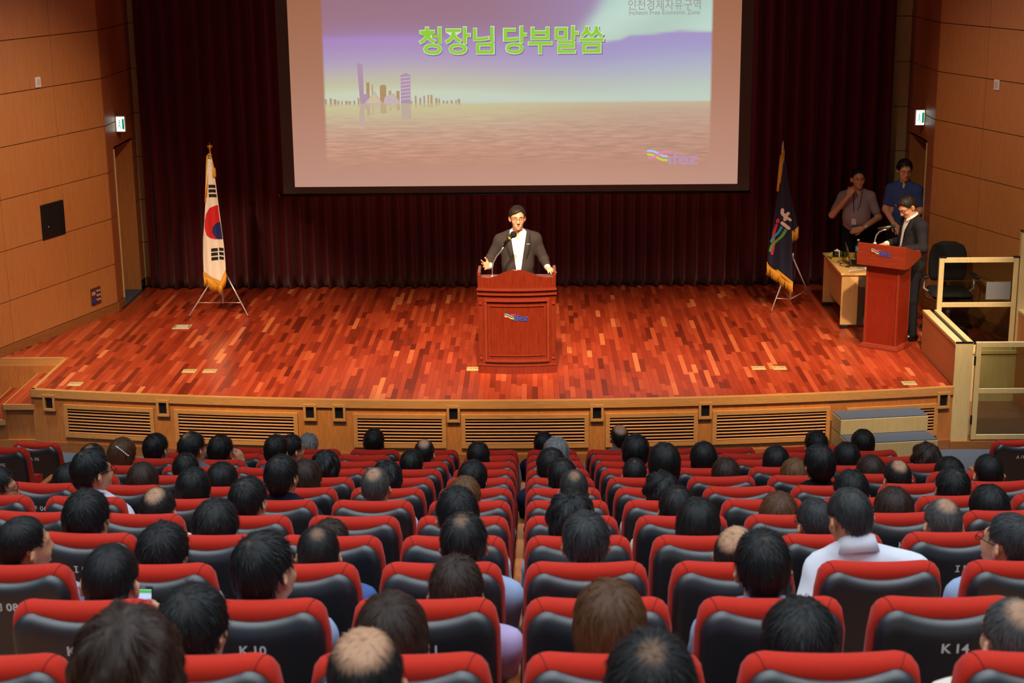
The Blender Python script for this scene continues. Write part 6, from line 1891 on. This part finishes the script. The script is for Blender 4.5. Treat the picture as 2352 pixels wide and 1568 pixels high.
# ------------------------------------------------------------------ audience
HC = np.array((0.0, 0.165, 1.03))          # head centre of the seated figure
NECK = np.array((0.0, 0.150, 0.935))
def seated_prims(pose='lap'):
    P = []
    P.append(('ell', 'torso', ((0, 0.25, 0.53), (0.165, 0.13, 0.11), 0.03)))
    P.append(('ell', 'torso', ((0, 0.235, 0.65), (0.150, 0.112, 0.15), 0.05)))
    P.append(('ell', 'torso', ((0, 0.200, 0.76), (0.162, 0.105, 0.14), 0.05)))
    el = {1: (0.200, 0.27, 0.615), -1: (-0.200, 0.27, 0.615)}; wr = {1: (0.10, 0.44, 0.575), -1: (-0.10, 0.44, 0.575)}
    if pose == 'phone': el[1] = (0.20, 0.27, 0.63); wr[1] = (0.112, 0.425, 0.735)
    if pose == 'chin': el[1] = (0.20, 0.33, 0.70); wr[1] = (0.135, 0.245, 0.925)
    for s in (-1, 1):
        sh = (s * 0.152, 0.170, 0.815)
        P.append(('cap', 'torso', ((s * 0.03, 0.150, 0.890), sh, 0.045, 0.055, 0.05)))
        P.append(('cap', 'upper', (sh, el[s], 0.054, 0.042, 0.03)))
        P.append(('cap', 'fore', (el[s], wr[s], 0.041, 0.028, 0.02)))
        P.append(('cap', 'thigh', ((s * 0.09, 0.26, 0.515), (s * 0.11, 0.63, 0.50), 0.080, 0.060, 0.04)))
        P.append(('cap', 'shin', ((s * 0.11, 0.63, 0.50), (s * 0.11, 0.60, 0.085), 0.055, 0.038, 0.02)))
        P.append(('cap', 'foot', ((s * 0.11, 0.57, 0.045), (s * 0.115, 0.73, 0.035), 0.036, 0.030, 0.02)))
        if pose == 'phone' and s > 0: P += hand_prims(wr[s], (-0.12, 0.05, 0.9), (-0.95, -0.25, 0.0), 1, (0.35, 0.4, 0.45, 0.5), 0.05, 0.5, 0.9)
        elif pose == 'chin' and s > 0: P += hand_prims(wr[s], (-0.25, -0.15, 0.9), (-0.9, 0.2, 0), 1, (0.4, 0.45, 0.5, 0.55), 0.05, 0.5)
        else: P += hand_prims(wr[s], (-s * 0.45, 0.75, -0.2), (0, 0, -1), -s, (0.25, 0.3, 0.3, 0.35), 0.05, 0.5)
    P.append(('cap', 'neck', ((0, 0.145, 0.875), (0, 0.152, 0.99), 0.058, 0.052, 0.02)))
    P += head_prims(HC, np.eye(3), True)
    return P
def axes(fine):
    if fine: return grid(-0.36, 0.36, 0.0110), grid(0.0, 0.82, 0.0110), grid(-0.02, 1.19, 0.0105)
    x = np.unique(np.round(np.concatenate([np.arange(-0.36, -0.12, 0.030), np.arange(-0.105, 0.1051, 0.010), np.arange(0.13, 0.40, 0.030)]), 4))
    y = np.unique(np.round(np.concatenate([np.arange(-0.01, 0.03, 0.02), np.arange(0.04, 0.30, 0.0115), np.arange(0.32, 0.85, 0.030)]), 4))
    z = np.unique(np.round(np.concatenate([np.arange(-0.04, 0.80, 0.032), np.arange(0.81, 0.93, 0.015), np.arange(0.935, 1.19, 0.0098)]), 4))
    return x, y, z
BASE = {}
def base_body(pose):
    if pose in BASE: return BASE[pose]
    P = seated_prims(pose); fine = pose != 'lap'
    f = Field(*axes(fine)); f.prims(P); body = f.nets()
    res = {'body': body}
    xc = np.unique(np.round(np.concatenate([np.arange(-0.38, -0.12, 0.028), np.arange(-0.12, 0.121, 0.016), np.arange(0.14, 0.41, 0.028)]), 4))
    zc = np.unique(np.round(np.concatenate([np.arange(0.38, 0.80, 0.030), np.arange(0.80, 1.02, 0.0125)]), 4))
    for nm, tags in (('long', {'torso', 'upper', 'fore'}), ('shortsl', {'torso', 'upper'})):
        f = Field(xc, grid(0.02, 0.56, 0.018), zc); f.prims(P, 0.012, tags)
        f.cap((0, 0.146, 0.87), (0, 0.150, 0.935), 0.076, 0.067, 0.02)
        f.clip(lambda X, Y, Z: np.minimum((Z - 0.945) + 0.5 * (Y - 0.15), 0.10 - np.abs(X)))
        f.clip(lambda X, Y, Z: 0.46 - Z + 0 * X + 0 * Y)
        res[nm] = f.nets()
    f = Field(grid(-0.32, 0.32, 0.032), grid(0.04, 0.80, 0.032), grid(-0.03, 0.70, 0.032)); f.prims(P, 0.014, {'thigh', 'shin'}); f.ell((0, 0.25, 0.53), (0.175, 0.14, 0.115), 0.03)
    f.clip(lambda X, Y, Z: Z - 0.60 + 0 * X + 0 * Y); f.clip(lambda X, Y, Z: 0.07 - Z + 0 * X + 0 * Y)
    res['trousers'] = f.nets()
    BASE[pose] = res
    return res
def sstep(t): t = np.clip(t, 0, 1); return t * t * (3 - 2 * t)
def deform(V, dx, lift, fwd, R, hs, sx, head=True, bx=None):
    V = V.copy()
    V[:, 0] *= 1 + (sx - 1) * sstep((0.95 - V[:, 2]) / 0.1)
    if head:
        w = sstep((V[:, 2] - (NECK[2] - 0.02)) / 0.04)[:, None]
        V = V + w * ((V - NECK) @ (R * hs).T + NECK - V)
    up = sstep((V[:, 2] - 0.50) / 0.36)
    hi_ = 0.5 * up + 0.5 * sstep((V[:, 2] - 0.855) / 0.08) if fwd == 0 else up
    nk_ = sstep((V[:, 2] - 0.855) / 0.08)
    V[:, 0] += dx * up if bx is None else dx * nk_ + bx * np.clip(up - nk_, 0, 1); V[:, 1] += fwd * up; V[:, 2] += lift * hi_
    return V
HAIRC = {'k': dict(rgb=(9, 9, 10), sheen_rgb=(28, 31, 34)), 'w': dict(rgb=(9, 9, 10), sheen_rgb=(30, 33, 36), scalp=0.6, r0=-0.014), 't': dict(rgb=(12, 12, 13), sheen_rgb=(36, 38, 40), scalp=0.5, r0=0.006),
         'bt': dict(rgb=(13, 13, 14), sheen_rgb=(36, 38, 40), scalp=0.9, r0=0.028), 'bb': dict(rgb=(14, 14, 15), sheen_rgb=(40, 42, 44), scalp=0.97, r0=0.048), 'g': dict(rgb=(78, 82, 84), sheen_rgb=(170, 176, 178)), 'gt': dict(rgb=(32, 33, 34), sheen_rgb=(96, 98, 98), scalp=0.75, r0=0.026),
         'kg': dict(rgb=(14, 15, 16), sheen_rgb=(66, 70, 73)), 'kgt': dict(rgb=(20, 21, 22), sheen_rgb=(70, 72, 74), scalp=0.6, r0=0.012), 'b': dict(rgb=(52, 32, 20), sheen_rgb=(112, 74, 46)), 'db': dict(rgb=(28, 20, 17), sheen_rgb=(66, 46, 36)), 'lb': dict(rgb=(50, 34, 22), sheen_rgb=(142, 98, 58))}
HAIRW = {'k': 'black', 'w': 'black', 't': 'thinning black', 'bt': 'balding black', 'bb': 'bald-crowned black', 'g': 'grey', 'gt': 'thin grey', 'kg': 'greying black', 'kgt': 'greying black', 'b': 'brown', 'db': 'dark brown', 'lb': 'light brown'}
HAIRK = {'short': 'short', 'crop': 'cropped', 'full': 'thick', 'thin': 'fine', 'bald': 'fringe of', 'bob': 'bobbed', 'long': 'long', 'wavy': 'wavy', 'pony': 'tied', 'curly': 'tousled'}
SHIRTS = {'white': (222, 226, 240), 'pale_blue': (150, 172, 208), 'navy': (26, 30, 52), 'lavender': (176, 160, 204), 'grey': (110, 114, 120), 'black': (22, 22, 25), 'blue': (70, 100, 160), 'cream': (220, 214, 200)}
HG = {'crop': 0.010, 'thin': 0.012, 'short': 0.017, 'full': 0.022, 'bald': 0.002, 'bob': 0.024, 'long': 0.022, 'wavy': 0.034, 'pony': 0.016, 'curly': 0.030}
hair_cache = {}
skins = [skin_mat('skin_a', (206, 150, 116)), skin_mat('skin_b', (196, 138, 104)), skin_mat('skin_c', (214, 162, 130))]
rnd = random.Random(21)
FIX = {('J', 14): 'white', ('K', 11): 'lavender', ('G', 7): 'white', ('I', 12): 'pale_blue', ('J', 12): 'white', ('F', 10): 'white', ('G', 10): 'white', ('L', 12): 'grey', ('K', 13): 'pale_blue', ('J', 11): 'pale_blue', ('A', 12): 'navy', ('L', 11): 'navy', ('I', 8): 'white', ('F', 13): 'black', ('F', 15): 'black', ('D', 13): 'black', ('D', 7): 'grey'}
GLASS = {('G', 6): (20, 18, 18), ('G', 7): (60, 20, 18), ('C', 8): (150, 40, 30), ('J', 15): (30, 26, 26), ('I', 14): (30, 26, 26)}
for i, (r, c, dx, top, hs, kind, hc, yaw, pitch) in enumerate(AUD):
    n = ROWS.index(r); x = seat_x(c, n)
    rz = turn(x, n)
    pose = 'phone' if (r, c) == ('K', 9) else 'chin' if (r, c) in (('I', 15), ('C', 7)) else 'lap'
    sname = FIX.get((r, c)) or rnd.choice(list(SHIRTS))
    root = thing('person', None, 'person', (x, row_y(n) + sag(x, n), TIER + ROW_DZ * n), rz, 'seated audience')
    root['label'] = '%s %s hair seen from behind, %s' % (HAIRK[kind], HAIRW[hc], where(n, c).replace(' from stage', ''))
    fwd = 0.28 if (r, c) == ('J', 14) else 0.0
    female = kind in ('long', 'bob', 'wavy', 'pony')
    sx = 0.90 if female else 1.0
    if (r, c) == ('J', 14): sx = 1.12
    R = rotm(math.radians(yaw + rnd.uniform(-4, 4)), math.radians(pitch + rnd.uniform(-5, 3)), math.radians(rnd.uniform(-4, 4)))
    htop = float((R * hs @ (HC + np.array((0, -0.012, 0.118 + HG[kind])) - NECK))[2] + NECK[2])
    lift = top - htop
    B = base_body(pose)
    bx = dx + 0.055 if (r, c) == ('J', 14) else None
    V, Q = B['body']
    body = link('body', mk_mesh('body', deform(V, dx, lift, fwd, R, hs, sx, True, bx), Q, True), skins[i % 3], root)
    V, Q = B['long' if (i % 3 == 0 or (r, c) == ('J', 14)) else 'shortsl']
    link('shirt', mk_mesh('shirt', deform(V, dx, lift, fwd, np.eye(3), 1.0, sx, False, bx), Q, True), cloth_mat('shirt_' + sname, SHIRTS[sname]), root)
    V, Q = B['trousers']
    link('trousers', mk_mesh('trousers', deform(V, dx, lift, fwd, np.eye(3), 1.0, 1.0, False), Q, True), M_trou, root)
    # hair
    sd = i % 3
    if (kind, sd) not in hair_cache: hair_cache[(kind, sd)] = hair_mesh(kind, 0.0092, sd)
    V, Q = hair_cache[(kind, sd)]
    key = 'hair_' + hc
    hm = hair_mat(key, **HAIRC[hc])
    pos = NECK + (R * hs) @ (HC - NECK) + np.array((dx, fwd, lift))
    M4 = Matrix([list(q) for q in (R * hs)]).to_4x4(); M4.translation = Vector(pos)
    hk = (kind, sd, hc)
    if hk not in hair_cache:
        me = mk_mesh('hair', V, Q, True); me.materials.append(hm); hair_cache[hk] = me
    h = link('hair', hair_cache[hk], None, root); h.matrix_local = M4
    if (r, c) in GLASS:
        m = MB()
        for s in (-1, 1):
            m.tube([(s * 0.034 + 0.023 * math.cos(a), 0.106, 0.004 + 0.016 * math.sin(a)) for a in np.linspace(0, 2 * math.pi, 18, endpoint=False)], 0.0022, 5, True)
            m.tube([(s * 0.057, 0.104, 0.010), (s * 0.078, 0.05, 0.012), (s * 0.083, -0.01, 0.010)], 0.0024, 5)
        m.tube([(-0.012, 0.106, 0.008), (0, 0.110, 0.010), (0.012, 0.106, 0.008)], 0.002, 5)
        g = m.build('glasses', pm('spectacle_%d' % GLASS[(r, c)][0], GLASS[(r, c)], 0.3), root, True); g.matrix_local = M4
    if (r, c) == ('D', 6):
        m = MB()
        for k in range(9):
            d_ = Vector((0.20 + 0.075 * k, -0.78 + 0.05 * k, 0.62 - 0.075 * k)).normalized()
            m.ball((d_.x * 0.102, -0.012 + d_.y * 0.124, 0.030 + d_.z * 0.117), 0.0065, 8, 6)
        m.build('hair_clip', pm('pearl_beads', (236, 232, 228), 0.25), h, True)
    if (r, c) == ('J', 14):
        m = MB(); rings = []
        for k in range(25):
            a = 2 * math.pi * k / 24
            cx_, cy_ = math.sin(a), -math.cos(a)
            z_ = 0.028 * (1 - cy_) * 0.5 + 0.012
            rings.append([(0.070 * cx_, 0.070 * cy_, -0.030), (0.065 * cx_, 0.065 * cy_, z_), (0.072 * cx_, 0.072 * cy_, z_ + 0.003), (0.086 * cx_, 0.086 * cy_, -0.028)])
        m.loft(rings, True, False).build('collar', cloth_mat('shirt_white', SHIRTS['white']), root, True, (dx + 0.008, 0.147 + fwd, 0.925 + lift), (math.radians(-24), 0, math.radians(8)))
    if (r, c) == ('L', 12):
        MB().ball((-0.088, -0.01, -0.065), 0.007, 10, 8).build('earring', M_chrome, h, True)

# smartphone held up in the row before the camera
ph = thing('smartphone', 'dark smartphone with bright green and white screen held up in audience', 'phone', (-1.338, 4.985, 3.150), math.radians(-4))
tilt = Matrix.Rotation(math.radians(-14), 4, 'X')
MB().bbox(-0.033, 0.033, -0.004, 0.004, -0.075, 0.062, 0.004).xf(tilt).build('case', M_black, ph)
MB().box(-0.029, 0.029, -0.0052, -0.0042, -0.062, 0.050).xf(tilt).build('screen', emis('phone_white', (205, 210, 255), 1.0), ph)
MB().box(-0.029, 0.029, -0.0058, -0.0050, 0.037, 0.048).xf(tilt).build('app_bar', emis('phone_green', (70, 190, 70), 1.0), ph)
MB().box(-0.009, 0.009, -0.0052, -0.0042, 0.0545, 0.0575).xf(tilt).build('earpiece', M_chrome, ph)
